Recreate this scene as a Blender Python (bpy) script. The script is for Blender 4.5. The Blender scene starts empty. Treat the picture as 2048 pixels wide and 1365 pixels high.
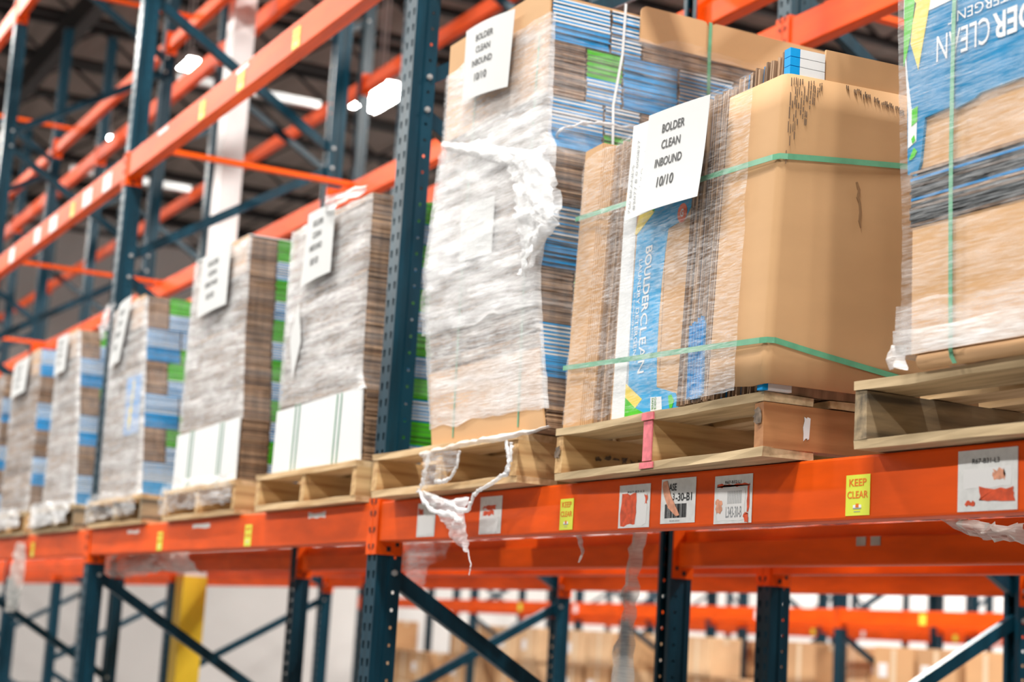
import bpy, bmesh, math, random
from mathutils import Vector, Matrix, noise

random.seed(7)
scene = bpy.context.scene
COL = scene.collection

# ------------------------------------------------------------------ camera
# world: x along the rack row (camera looks towards -x), y into the rack, z up
FPX = 3473.75
YAW, PITCH, ROLL = (math.radians(a) for a in (27.1508, 9.5532, 3.4888))
CAM = Vector((0.0, -2.3, 1.6))
_f = Vector((-math.cos(PITCH) * math.cos(YAW), math.cos(PITCH) * math.sin(YAW), math.sin(PITCH)))
_r = _f.cross(Vector((0, 0, 1))).normalized()
_u = _r.cross(_f)
_r, _u = math.cos(ROLL) * _r + math.sin(ROLL) * _u, math.cos(ROLL) * _u - math.sin(ROLL) * _r
cam = bpy.data.cameras.new('camera')
cam.sensor_width = 36.0
cam.lens = FPX / 2048 * 36.0
cam.clip_end = 200
cam.dof.use_dof = True
cam.dof.focus_distance = 3.95
cam.dof.aperture_fstop = 2.9
cam_o = bpy.data.objects.new('camera', cam)
COL.objects.link(cam_o)
m = Matrix((_r, _u, -_f)).transposed().to_4x4()
m.translation = CAM
cam_o.matrix_world = m
scene.camera = cam_o


def at(px, py, y):
    """world point seen at photo pixel (px,py) on the vertical plane of depth y"""
    d = _f + _r * ((px - 1024) / FPX) - _u * ((py - 682.5) / FPX)
    return CAM + d * ((y - CAM.y) / d.y)


def in_view(pts, margin=260):
    for p in pts:
        q = Vector(p) - CAM
        d = q.dot(_f)
        if d < .3:
            continue
        x = 1024 + FPX * q.dot(_r) / d
        yy = 682.5 - FPX * q.dot(_u) / d
        if -margin < x < 2048 + margin and -margin < yy < 1365 + margin:
            return True
    return False


# ------------------------------------------------------------------ world, view
scene.view_settings.view_transform = 'Standard'
scene.view_settings.look = 'None'
scene.view_settings.gamma = 1.0
scene.view_settings.use_curve_mapping = False
scene.view_settings.exposure = -0.18
world = bpy.data.worlds.new('world')
scene.world = world
world.use_nodes = True
world.node_tree.nodes['Background'].inputs[0].default_value = (0.92, 0.96, 1.0, 1)
world.node_tree.nodes['Background'].inputs[1].default_value = 0.13

# ------------------------------------------------------------------ materials
MATS = {}


def mat(name, col, rough=.5, var=0.0, scale=(8, 8, 8), col2=None, metal=0.0, bump=0.0, bscale=None, spec=.5, contrast=(.35, .65), detail=4):
    if name in MATS:
        return MATS[name]
    mt = bpy.data.materials.new(name)
    mt.use_nodes = True
    nt = mt.node_tree
    b = nt.nodes['Principled BSDF']
    b.inputs['Roughness'].default_value = rough
    b.inputs['Metallic'].default_value = metal
    b.inputs['Specular IOR Level'].default_value = spec
    c1 = (*col, 1)
    b.inputs['Base Color'].default_value = c1
    if var or col2 or bump:
        tc = nt.nodes.new('ShaderNodeTexCoord')
        mp = nt.nodes.new('ShaderNodeMapping')
        mp.inputs['Scale'].default_value = scale
        nt.links.new(tc.outputs['Object'], mp.inputs[0])
        nz = nt.nodes.new('ShaderNodeTexNoise')
        nz.inputs['Scale'].default_value = 1.0
        nz.inputs['Detail'].default_value = detail
        nt.links.new(mp.outputs[0], nz.inputs['Vector'])
        rp = nt.nodes.new('ShaderNodeValToRGB')
        rp.color_ramp.elements[0].position, rp.color_ramp.elements[1].position = contrast
        c2 = (*col2, 1) if col2 else (*[min(1, c * (1 + var)) for c in col], 1)
        c0 = c1 if col2 else (*[c * (1 - var) for c in col], 1)
        rp.color_ramp.elements[0].color = c0
        rp.color_ramp.elements[1].color = c2
        nt.links.new(nz.outputs['Fac'], rp.inputs[0])
        nt.links.new(rp.outputs[0], b.inputs['Base Color'])
        if bump:
            bp = nt.nodes.new('ShaderNodeBump')
            bp.inputs['Strength'].default_value = bump
            bp.inputs['Distance'].default_value = .004
            nt.links.new(nz.outputs['Fac'], bp.inputs['Height'])
            nt.links.new(bp.outputs[0], b.inputs['Normal'])
    MATS[name] = mt
    return mt


def film_mat(name, base, gain, tilt=6, wts=(.42, .45), fine=(14, 14, 210)):
    """stretch film: clear with milky streaks where it is bunched"""
    mt = bpy.data.materials.new(name)
    mt.use_nodes = True
    nt = mt.node_tree
    N, Lk = nt.nodes, nt.links
    b = N['Principled BSDF']
    b.inputs['Base Color'].default_value = (.92, .93, .95, 1)
    b.inputs['Roughness'].default_value = .22
    b.inputs['Specular IOR Level'].default_value = .7
    tc = N.new('ShaderNodeTexCoord')

    def streak(scale, rot, seed):
        mp = N.new('ShaderNodeMapping')
        mp.inputs['Scale'].default_value = scale
        mp.inputs['Rotation'].default_value = (math.radians(rot * .6), math.radians(rot), 0)
        mp.inputs['Location'].default_value = (seed, seed * .7, 0)
        Lk.new(tc.outputs['Object'], mp.inputs[0])
        nz = N.new('ShaderNodeTexNoise')
        nz.inputs['Scale'].default_value = 1
        nz.inputs['Detail'].default_value = 5
        nz.inputs['Roughness'].default_value = .65
        Lk.new(mp.outputs[0], nz.inputs['Vector'])
        return nz
    s1 = streak((2.2, 2.2, 30), tilt, 0)
    s2 = streak(fine, -tilt * .7, 4)
    s3 = streak((2.5, 2.5, 4), 20, 9)
    add = N.new('ShaderNodeMath'); add.operation = 'MULTIPLY_ADD'
    Lk.new(s1.outputs['Fac'], add.inputs[0]); add.inputs[1].default_value = wts[0]
    m2 = N.new('ShaderNodeMath'); m2.operation = 'MULTIPLY_ADD'
    Lk.new(s2.outputs['Fac'], m2.inputs[0]); m2.inputs[1].default_value = wts[1]
    m3 = N.new('ShaderNodeMath'); m3.operation = 'MULTIPLY'
    Lk.new(s3.outputs['Fac'], m3.inputs[0]); m3.inputs[1].default_value = .35
    Lk.new(m3.outputs[0], m2.inputs[2])
    Lk.new(m2.outputs[0], add.inputs[2])
    mr = N.new('ShaderNodeMapRange')
    mr.inputs['From Min'].default_value = .52
    mr.inputs['From Max'].default_value = .76
    mr.inputs['To Min'].default_value = base
    mr.inputs['To Max'].default_value = min(.97, base + gain)
    Lk.new(add.outputs[0], mr.inputs['Value'])
    tr = N.new('ShaderNodeBsdfTransparent')
    mx = N.new('ShaderNodeMixShader')
    Lk.new(mr.outputs[0], mx.inputs[0])
    Lk.new(tr.outputs[0], mx.inputs[1])
    Lk.new(b.outputs[0], mx.inputs[2])
    bp = N.new('ShaderNodeBump')
    bp.inputs['Strength'].default_value = .6
    bp.inputs['Distance'].default_value = .006
    Lk.new(add.outputs[0], bp.inputs['Height'])
    Lk.new(bp.outputs[0], b.inputs['Normal'])
    Lk.new(mx.outputs[0], N['Material Output'].inputs['Surface'])
    MATS[name] = mt
    return mt


ORANGE = mat('orange_paint', (.80, .088, .0018), .45, .14, (3, 30, 14), bump=.05, spec=.2)
BLUE = mat('teal_blue_paint', (.003, .036, .060), .34, .25, (20, 20, 3), spec=.3)
STEEL = mat('galvanised_steel', (.50, .52, .52), .4, .15, (10, 10, 10), metal=.6)
DARK = mat('dark_slot', (.01, .012, .015), .8)
EDGE_A = mat('board_edge_tan', (.40, .26, .16), .85, .25, (40, 40, 4))
EDGE_B = mat('board_edge_brown', (.27, .17, .105), .85, .25, (40, 40, 4))
EDGE_C = mat('board_edge_dark', (.13, .085, .06), .9, .25, (40, 40, 4))
KRAFT = mat('kraft_board', (.58, .345, .168), .8, .035, (3, 3, 9), bump=.02)
P_BLUE = mat('print_blue', (.004, .30, .70), .5, .12, (30, 30, 5), spec=.12)
P_BLUE2 = mat('print_blue_dark', (.003, .20, .50), .55, .12, (30, 30, 5), spec=.12)
P_WHITE = mat('print_white', (.74, .76, .77), .6, spec=.2)
P_GREEN = mat('print_green', (.075, .50, .02), .5, .1, (30, 30, 5), spec=.12)
P_GREEN2 = mat('print_green_dark', (.04, .24, .02), .55)
P_YELLOW = mat('print_yellow', (.82, .62, .06), .5)
P_ORANGE = mat('print_orange', (.85, .12, .02), .5)
PAPER = mat('white_paper', (.66, .67, .67), .7, spec=.2)
INK = mat('black_ink', (.02, .022, .025), .6)
INK_GREY = mat('grey_ink', (.30, .32, .34), .6)
STRAP = mat('green_strap', (.12, .37, .22), .35, .1, (30, 30, 30))
STRAP_W = mat('clear_strap', (.72, .76, .78), .35)
WOOD = mat('pallet_wood', (.74, .54, .31), .8, 0, (3, 40, 40), col2=(.50, .31, .14), bump=.3)
WOOD_Y = mat('pallet_wood_long', (.68, .45, .21), .8, 0, (40, 3, 40), col2=(.42, .23, .09), bump=.3)
WOOD_RED = mat('pallet_wood_reddish', (.44, .20, .075), .75, 0, (30, 3, 30), col2=(.30, .12, .04), bump=.2)
WOOD_OLD = mat('pallet_wood_weathered', (.42, .31, .18), .9, 0, (30, 3, 30), col2=(.10, .08, .055), bump=.4)
PINK = mat('pink_paint', (.68, .16, .19), .7, .15, (60, 60, 60))
LABEL = mat('label_white', (.80, .81, .80), .5, .06, (50, 50, 50))
LABEL_RIP = mat('label_backing', (.86, .86, .86), .6)
STICKER = mat('sticker_yellow', (.74, .80, .07), .45)
STICK_RED = mat('sticker_red', (.80, .17, .01), .5)
FILM = film_mat('stretch_film', .07, .60)
FILM_H = film_mat('stretch_film_heavy', .23, .62)
FILM_L = film_mat('stretch_film_light', .02, .36, 5, (.18, .68), (22, 22, 190))
FILM_S = film_mat('stretch_film_side', .0, .17)
FILM_C = film_mat('stretch_film_clear', .01, .34, 7, (.25, .6), (16, 16, 200))
FILM_R = film_mat('bunched_film', .38, .55, 40)
CONCRETE = mat('concrete_floor', (.17, .165, .16), .45, .1, (.7, .7, .7))
WALLM = mat('painted_wall', (.66, .63, .61), .8, .04, (.4, .4, .4))
WALLW = mat('white_wall', (.86, .86, .86), .8)
ROOFM = mat('roof_deck', (.24, .20, .175), .7, .2, (.3, 3, 1))
JOISTM = mat('roof_joist', (.012, .012, .013), .6)
COLW = mat('column_white_paint', (.78, .76, .76), .6, .06, (3, 3, 2))
COLY = mat('column_yellow_paint', (.86, .56, .02), .5, .06, (5, 5, 2))


# ------------------------------------------------------------------ mesh helpers
class MB:
    def __init__(s):
        s.v, s.f, s.m = [], [], []

    def quad(s, pts, mi=0):
        n = len(s.v)
        s.v += [tuple(p) for p in pts]
        s.f.append(tuple(range(n, n + len(pts))))
        s.m.append(mi)

    def box(s, x0, x1, y0, y1, z0, z1, mi=0, front=None, right=None):
        n = len(s.v)
        s.v += [(x0, y0, z0), (x1, y0, z0), (x1, y1, z0), (x0, y1, z0), (x0, y0, z1), (x1, y0, z1), (x1, y1, z1), (x0, y1, z1)]
        s.f += [(n, n + 3, n + 2, n + 1), (n + 4, n + 5, n + 6, n + 7), (n, n + 1, n + 5, n + 4), (n + 1, n + 2, n + 6, n + 5), (n + 2, n + 3, n + 7, n + 6), (n + 3, n, n + 4, n + 7)]
        s.m += [mi, mi, mi if front is None else front, mi if right is None else right, mi, mi]

    def bar(s, a, b, w, h, side=Vector((1, 0, 0)), mi=0):
        a, b = Vector(a), Vector(b)
        d = (b - a).normalized()
        p = (side - d * side.dot(d)).normalized() * (w / 2)
        q = d.cross(p).normalized() * (h / 2)
        n = len(s.v)
        for e in (a, b):
            s.v += [tuple(e - p - q), tuple(e + p - q), tuple(e + p + q), tuple(e - p + q)]
        s.f += [(n, n + 1, n + 2, n + 3), (n + 7, n + 6, n + 5, n + 4)] + [(n + i, n + 4 + i, n + 4 + (i + 1) % 4, n + (i + 1) % 4) for i in range(4)]
        s.m += [mi] * 6

    def prism(s, poly, fn, depth, mi=0):
        """poly of (a,b); fn(a,b,c) -> xyz ; extruded c from 0 to depth"""
        n, k = len(s.v), len(poly)
        s.v += [tuple(fn(a, b, 0)) for a, b in poly] + [tuple(fn(a, b, depth)) for a, b in poly]
        s.f += [tuple(range(n, n + k)), tuple(range(n + 2 * k - 1, n + k - 1, -1))] + [(n + i, n + k + i, n + k + (i + 1) % k, n + (i + 1) % k) for i in range(k)]
        s.m += [mi] * (k + 2)

    def tube(s, pts, rad, seg=8, mi=0, flat=1.0):
        pts = [Vector(p) for p in pts]
        n0 = len(s.v)
        for i, p in enumerate(pts):
            d = (pts[min(i + 1, len(pts) - 1)] - pts[max(i - 1, 0)]).normalized()
            a = d.cross(Vector((0, 1, 0.01))).normalized()
            b = d.cross(a)
            r = rad[i] if isinstance(rad, (list, tuple)) else rad
            for j in range(seg):
                t = 2 * math.pi * j / seg
                s.v.append(tuple(p + a * (r * math.cos(t)) + b * (r * flat * math.sin(t))))
        for i in range(len(pts) - 1):
            for j in range(seg):
                s.f.append((n0 + i * seg + j, n0 + i * seg + (j + 1) % seg, n0 + (i + 1) * seg + (j + 1) % seg, n0 + (i + 1) * seg + j))
                s.m.append(mi)
        s.f.append(tuple(n0 + j for j in range(seg))); s.m.append(mi)
        s.f.append(tuple(n0 + (len(pts) - 1) * seg + j for j in range(seg))); s.m.append(mi)

    def mesh(s, name, mats, smooth=False, fix=True):
        me = bpy.data.meshes.new(name)
        me.from_pydata(s.v, [], s.f)
        for mt in (mats if isinstance(mats, (list, tuple)) else [mats]):
            me.materials.append(mt)
        me.polygons.foreach_set('material_index', s.m)
        if fix:
            bm = bmesh.new(); bm.from_mesh(me)
            bmesh.ops.recalc_face_normals(bm, faces=bm.faces)
            bm.to_mesh(me); bm.free()
        if smooth:
            me.polygons.foreach_set('use_smooth', [True] * len(me.polygons))
        me.update()
        return me

    def build(s, name, mats, parent=None, smooth=False, fix=True):
        return link(name, s.mesh(name, mats, smooth, fix), parent)


def link(name, me, parent=None, loc=(0, 0, 0), rz=0):
    o = bpy.data.objects.new(name, me)
    COL.objects.link(o)
    o.parent = parent
    o.location = loc
    o.rotation_euler = (0, 0, rz)
    return o


def bevel_mesh(me, w, seg=1):
    bm = bmesh.new(); bm.from_mesh(me)
    bmesh.ops.bevel(bm, geom=list(bm.edges), offset=w, segments=seg, affect='EDGES', profile=.5)
    bm.to_mesh(me); bm.free()
    return me


def tag(o, label, cat, group=None, kind=None):
    o['label'] = label
    o['category'] = cat
    if group:
        o['group'] = group
    if kind:
        o['kind'] = kind
    return o


def empty(name, loc, rz=0):
    o = bpy.data.objects.new(name, None)
    o.empty_display_size = .1
    COL.objects.link(o)
    o.location = loc
    o.rotation_euler = (0, 0, rz)
    return o


def struct(o):
    o['kind'] = 'structure'
    return o


_txt = {}


def text_shape(body, weight=0.0):
    """outline of a word, fitted into the unit square"""
    key = (body, weight)
    if key in _txt:
        return _txt[key]
    cu = bpy.data.curves.new('t', 'FONT')
    cu.body = body
    cu.offset = weight
    cu.resolution_u = 3
    o = bpy.data.objects.new('t', cu)
    COL.objects.link(o)
    dg = bpy.context.evaluated_depsgraph_get()
    me = bpy.data.meshes.new_from_object(o.evaluated_get(dg))
    vs = [v.co.copy() for v in me.vertices]
    fs = [tuple(p.vertices) for p in me.polygons]
    bpy.data.objects.remove(o)
    bpy.data.curves.remove(cu)
    bpy.data.meshes.remove(me)
    x0, x1 = min(v.x for v in vs), max(v.x for v in vs)
    y0, y1 = min(v.y for v in vs), max(v.y for v in vs)
    out = ([((v.x - x0) / (x1 - x0), (v.y - y0) / (y1 - y0)) for v in vs], fs)
    _txt[key] = out
    return out


def add_text(mb, body, fn, mi=0, weight=0.0):
    vs, fs = text_shape(body, weight)
    n = len(mb.v)
    mb.v += [tuple(fn(a, b)) for a, b in vs]
    mb.f += [tuple(n + i for i in f) for f in fs]
    mb.m += [mi] * len(fs)


# ------------------------------------------------------------------ dimensions of the racking
PITCH_X, X0 = 3.848, -5.457            # left face of the upright frame k = 0
PW, PD, PH = .086, .09, 7.3            # upright section and height
LEVELS = (1.8755, 3.935, 6.00)         # underside of the beams
BH = .134
SHELF = LEVELS[0] + BH                 # 2.0095
ROWS = ((0.0, 1.25), (1.605, 1.325), (8.0, 1.25), (9.6, 1.25), (15.8, 1.25), (17.4, 1.25))   # (front y, depth)
X_END, Y_BACK, Y_FRONT, X_NEAR, Z_ROOF = -37.0, 24.0, -14.0, 10.0, 10.0


def fx(k):
    return X0 + PITCH_X * k


# ------------------------------------------------------------------ building shell
b = MB(); b.box(X_END, X_NEAR, Y_FRONT, Y_BACK, -.2, 0)
struct(b.build('floor', CONCRETE))
b = MB(); b.box(X_END - .3, X_END, Y_FRONT, Y_BACK, 0, Z_ROOF + .6)
struct(b.build('wall_end', WALLM))
b = MB(); b.box(X_END, X_NEAR, Y_BACK, Y_BACK + .3, 0, Z_ROOF + .6)
struct(b.build('wall_back', WALLW))
b = MB(); b.box(X_END, X_NEAR, Y_FRONT, Y_BACK, Z_ROOF, Z_ROOF + .2)
ceiling = struct(b.build('ceiling', ROOFM))
b = MB()
b.box(-.06, .06, 0, Y_BACK - Y_FRONT, -.10, 0)
b.box(-.06, .06, 0, Y_BACK - Y_FRONT, -.62, -.54)
for i in range(25):
    y = i * 1.5
    b.bar((0, y, -.58), (0, y + .75, -.05), .04, .04)
    b.bar((0, y + .75, -.05), (0, y + 1.5, -.58), .04, .04)
jm = b.mesh('joist', JOISTM)
for i in range(19):
    link('joist', jm, ceiling, (X_END + 1 + i * 1.9, Y_FRONT, Z_ROOF))
b = MB()
b.box(0, X_NEAR - X_END, -.09, .09, -1.0, -.62)
gm = b.mesh('girder', JOISTM)
for y in (-10.5, 2.4, 12.5):
    link('girder', gm, ceiling, (X_END, y, Z_ROOF))

# building column standing in the gap between the two rack rows
col = empty('building_column', (-11.89, 1.40, 0))
cm = MB(); cm.box(-.085, .085, -.08, .08, 1.86, Z_ROOF - .62)
cm.build('shaft', COLW, col)
cm = MB(); cm.box(-.09, .09, -.085, .085, 0, 1.86)
cm.build('painted_base', COLY, col)
tag(col, 'square white building column painted yellow at its foot, between the rack rows', 'column', kind='thing')

# ------------------------------------------------------------------ lamps of the hall
lm = MB()
lm.box(-.62, .62, -.20, .20, .03, .10)
lm.box(-.55, .55, -.05, .05, .10, .17)
lamp_me = lm.mesh('housing', mat('lamp_housing', (.75, .75, .75), .5))
LAMP_Z = 8.0
hm = MB(); hm.box(-.01, .01, -.04, -.02, 0, 1); hm.box(-.01, .01, .02, .04, 0, 1)
hang_me = hm.mesh('hanger', MATS['lamp_housing'])


lz = MB(); lz.quad([(-.6, -.18, .02), (-.6, .18, .02), (.6, .18, .02), (.6, -.18, .02)])
lz.box(-.62, .62, -.20, -.182, .0, .03, 1); lz.box(-.62, .62, .182, .20, .0, .03, 1)
_lens = {}


def lens_mesh(power):
    if power not in _lens:
        mt = bpy.data.materials.new('lamp_lens')
        mt.use_nodes = True
        nt = mt.node_tree
        nt.nodes.remove(nt.nodes['Principled BSDF'])
        em = nt.nodes.new('ShaderNodeEmission')
        em.inputs[0].default_value = (1.0, .965, .91, 1)
        em.inputs[1].default_value = power / (math.pi * 1.2 * .36)
        nt.links.new(em.outputs[0], nt.nodes['Material Output'].inputs['Surface'])
        _lens[power] = lz.mesh('lens', [mt, MATS['lamp_housing']], fix=False)
    return _lens[power]


def lamp(x, y, z, power, label, rz=0.0, size=1.0):
    x = X_END + 1 + 1.9 * round((x - X_END - 1) / 1.9)      # under a joist
    r = empty('high_bay_lamp', (x, y, z), rz)
    tag(r, label, 'lamp', 'high bay lamps hanging in the hall')
    for o in (link('housing', lamp_me, r), link('lens', lens_mesh(power), r)):
        o.scale = (size, size, 1)
    h = link('hanger', hang_me, r, (0, 0, .17))
    h.scale = (1, 1, Z_ROOF - .615 - z - .17)


WHICH = ('nearest', 'second', 'third', 'fourth', 'fifth', 'sixth', 'seventh', 'eighth')
for i, x in enumerate((9.0, 3.5, -2.0, -7.5, -13.0, -18.5, -24.0, -30.0)):  # first pair is added, to brighten load sides facing the near end
    lamp(x, -2.1, LAMP_Z, 500, 'white high bay lamp, %s above the near aisle' % WHICH[i])
    lamp(x, -8.2, LAMP_Z, 500, 'white high bay lamp, %s above the aisle behind the camera' % WHICH[i])
for i, x in enumerate((-2.0, -7.5, -13.0)):
    lamp(x, 5.4, LAMP_Z, 800, 'white high bay lamp, %s above the second aisle' % WHICH[i])
lamp(-18.9, 5.4, 7.9, 330, 'glaring high bay lamp seen between the teal uprights')
lamp(-20.8, 3.52, 8.44, 330, 'added small lamp imitating glare above the middle orange beam, nearer of two', 0, .4)  # both small lamps are added to imitate white glare on the beams
lamp(-24.6, 3.48, 8.29, 330, 'added small lamp imitating glare above the middle orange beam, farther of two', 0, .45)
for i, x in enumerate((-8.0, -16.0, -24.0, -32.0)):
    lamp(x, 14.0, LAMP_Z, 600, 'white high bay lamp, %s above the third aisle' % WHICH[i])
    lamp(x, 21.5, LAMP_Z, 900, 'added high bay lamp brightening the back wall, %s in line' % WHICH[i])  # added to light up the white back wall

# ------------------------------------------------------------------ upright frames
ORD = {2: 'rightmost', 1: 'nearest', 0: 'second', -1: 'third', -2: 'fourth', -3: 'fifth', -4: 'sixth', -5: 'seventh', -6: 'eighth', -7: 'ninth'}
ROWN = ('the front rack row', 'the second rack row', 'the third rack row', 'the fourth rack row', 'the fifth rack row', 'the farthest rack row')


def post_mesh(name, flip):
    b = MB()
    p = .058
    n = int(PH / p)
    Y = (lambda y: PD - y) if flip else (lambda y: y)

    def rect(x0, x1, y0, y1, z0, z1):
        if x0 == x1:
            b.quad([(x0, Y(y0), z0), (x0, Y(y1), z0), (x0, Y(y1), z1), (x0, Y(y0), z1)])
        else:
            b.quad([(x0, Y(y0), z0), (x1, Y(y0), z0), (x1, Y(y1), z1), (x0, Y(y1), z1)])
    # slotted face
    for a, c in ((0, .012), (.030, .056), (.074, PW)):
        rect(a, c, 0, 0, 0, PH)
    for a, c in ((.012, .030), (.056, .074)):
        for i in range(n):
            z = i * p
            o = [(a, z), (c, z), (c, z + p), (a, z + p)]
            h = [(a + .004, z + .014), (c - .004, z + .014), (c - .0005, z + .040), (a + .0005, z + .040)]
            for q in range(4):
                r_ = (q + 1) % 4
                b.quad([(*o[q][:1], Y(0), o[q][1]), (o[r_][0], Y(0), o[r_][1]), (h[r_][0], Y(0), h[r_][1]), (h[q][0], Y(0), h[q][1])])
    # side faces with a groove and a line of round holes
    for x, s in ((0, 1), (PW, -1)):
        rect(x, x, 0, .022, 0, PH)
        rect(x + s * .005, x + s * .005, .024, .044, 0, PH)
        b.quad([(x, Y(.022), 0), (x + s * .005, Y(.024), 0), (x + s * .005, Y(.024), PH), (x, Y(.022), PH)])
        b.quad([(x + s * .005, Y(.044), 0), (x, Y(.046), 0), (x, Y(.046), PH), (x + s * .005, Y(.044), PH)])
        rect(x, x, .046, .057, 0, PH)
        rect(x, x, .073, PD, 0, PH)
        for i in range(n):
            z = i * p + .5 * p
            cy, rr = .065, .0058
            o = [(.057, z - p / 2), (.073, z - p / 2), (.073, z + p / 2), (.057, z + p / 2)]
            hs = [(cy + rr * math.cos(math.radians(t)), z + rr * math.sin(math.radians(t))) for t in (225, 270, 315, 0, 45, 90, 135, 180)]
            for q in range(4):
                a0, a1 = o[q], o[(q + 1) % 4]
                h0, h1, h2 = hs[2 * q], hs[2 * q + 1], hs[(2 * q + 2) % 8]
                b.quad([(x, Y(a0[0]), a0[1]), (x, Y(a1[0]), a1[1]), (x, Y(h2[0]), h2[1]), (x, Y(h1[0]), h1[1]), (x, Y(h0[0]), h0[1])])
        # lips of the open side
        b.quad([(x, Y(PD), 0), (x + s * .02, Y(PD), 0), (x + s * .02, Y(PD), PH), (x, Y(PD), PH)])
        b.quad([(x + s * .02, Y(PD), 0), (x + s * .02, Y(PD - .012), 0), (x + s * .02, Y(PD - .012), PH), (x + s * .02, Y(PD), PH)])
    me = b.mesh(name, BLUE, fix=False)
    return me


POST_F, POST_R = post_mesh('post', False), post_mesh('post', True)
bm_ = MB()
bm_.tube([(0, 0, 0), (.009, 0, 0)], .011, 6)
bm_.tube([(.009, 0, 0), (.016, 0, 0)], .006, 6)
BOLT = bm_.mesh('bolt', STEEL)
bp_ = MB(); bp_.box(-.03, PW + .03, -.02, PD + .02, 0, .008)
PLATE = bp_.mesh('base_plate', BLUE)
ZF, ZR = (3.386, 3.505), (4.20, 4.318)
PER = 1.61
_brace = {}


def brace_me(y0, z0, y1, z1):
    """channel brace: web and two flanges"""
    key = (round(y1 - y0, 3), round(z1 - z0, 3))
    if key in _brace:
        return _brace[key]
    b = MB()
    a, c = Vector((0, 0, 0)), Vector((0, y1 - y0, z1 - z0))
    d = (c - a).normalized()
    q = d.cross(Vector((1, 0, 0))).normalized()
    b.bar(a, c, .004, .05)
    off = Vector((-.018, 0, 0))
    b.bar(a + off + q * .024, c + off + q * .024, .036, .004)
    b.bar(a + off - q * .024, c + off - q * .024, .036, .004)
    _brace[key] = b.mesh('brace', BLUE)
    return _brace[key]


def frame(row, k):
    y, dep = ROWS[row]
    x = fx(k)
    pts = [(x, y + t, z) for t in (0, dep / 2, dep) for z in (.3, 1.2, 2.0, 3, 4, 5, 6, 7)]
    if k < 1 and not in_view(pts):
        return
    r = empty('upright_frame', (x, y, 0))
    link('post', POST_F, r)
    link('post', POST_R, r, (0, dep - PD, 0))
    link('base_plate', PLATE, r)
    link('base_plate', PLATE, r, (0, dep - PD, 0))
    ya, yb = PD * .72, dep - PD * .72
    mir = row % 2 == 1
    for n in range(-2, 3):
        for (p0, z0), (p1, z1) in ((('F', ZF[1]), ('R', ZR[0])), (('R', ZR[1]), ('F', ZF[0] + PER))):
            z0 += n * PER
            z1 += n * PER
            if z0 < .1 or z1 > PH:
                continue
            if mir:
                p0, p1 = {'F': 'R', 'R': 'F'}[p0], {'F': 'R', 'R': 'F'}[p1]
            y0, y1 = (ya if p0 == 'F' else yb), (ya if p1 == 'F' else yb)
            # clear of the post face: starts at its inner edge
            t0, t1 = (PD if p0 == 'F' else dep - PD), (PD if p1 == 'F' else dep - PD)
            link('brace', brace_me(y0, z0, y1, z1), r, (PW * .62, y0, z0))
            if row < 2 and k > -3:
                for yy, zz in ((y0, z0), (y1, z1)):
                    link('bolt', BOLT, r, (PW, yy, zz))
    if row < 2:
        tag(r, 'teal upright frame with diagonal braces, %s from camera in %s' % (ORD[k], ROWN[row]), 'rack frame', 'teal upright frames')
    else:
        tag(r, 'blurred dark teal upright frame, %s from the right in %s' % (ORD[k + 1] if k < 0 else ORD[1], ROWN[row]), 'rack frame', 'upright frames of the far racks, row %d' % row)


for row in range(6):
    for k in range(2, -8, -1):
        if (row > 1 and (k < (-5 if row < 4 else -7) or k > 0)) or (k == 2 and row):
            continue
        frame(row, k)

# ------------------------------------------------------------------ beams
BL = PITCH_X - PW


def beam_mesh(flip):
    b = MB()
    prof = [(0, 0), (.062, 0), (.062, BH - .045), (.036, BH - .045), (.036, BH), (0, BH)]
    if flip:
        prof = [(-y, z) for y, z in prof][::-1]
    b.prism(prof, lambda a, c, d: (.004 + d, a, c), BL - .008)
    me = b.mesh('beam_channel', ORANGE)
    bm = bmesh.new(); bm.from_mesh(me)
    ed = [e for e in bm.edges if abs(e.verts[0].co.x - e.verts[1].co.x) > 1]
    bmesh.ops.bevel(bm, geom=ed, offset=.006, segments=2, affect='EDGES', profile=.5)
    bm.to_mesh(me); bm.free()
    return me


def conn_mesh(flip, right):
    b = MB()
    s = -1 if flip else 1
    q = -1 if right else 1

    def bx(x0, x1, y0, y1, z0, z1, mi=0):
        xs = sorted((q * x0, q * x1)); ys = sorted((s * y0, s * y1))
        b.box(xs[0], xs[1], ys[0], ys[1], z0, z1, mi)
    bx(.000, .004, -.004, .086, -.042, BH + .012)
    bx(-.041, .0, -.007, -.003, -.042, BH + .012)
    for z in (-.02, .035, .09, .13):
        bx(-.031, -.020, -.0085, -.0065, z, z + .014, 1)
        bx(-.034, -.028, -.0085, -.0065, z - .006, z + .002, 1)
    bx(.004, .006, .030, .044, -.030, -.014, 1)
    bx(.004, .006, .062, .074, -.012, .002, 1)
    return b.mesh('end_connector', [ORANGE, DARK])


BEAM_F, BEAM_R = beam_mesh(False), beam_mesh(True)
CON = {(fl, rt): conn_mesh(fl, rt) for fl in (False, True) for rt in (False, True)}
BEAMS = {}
LVN = ('lower', 'middle', 'top')


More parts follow.
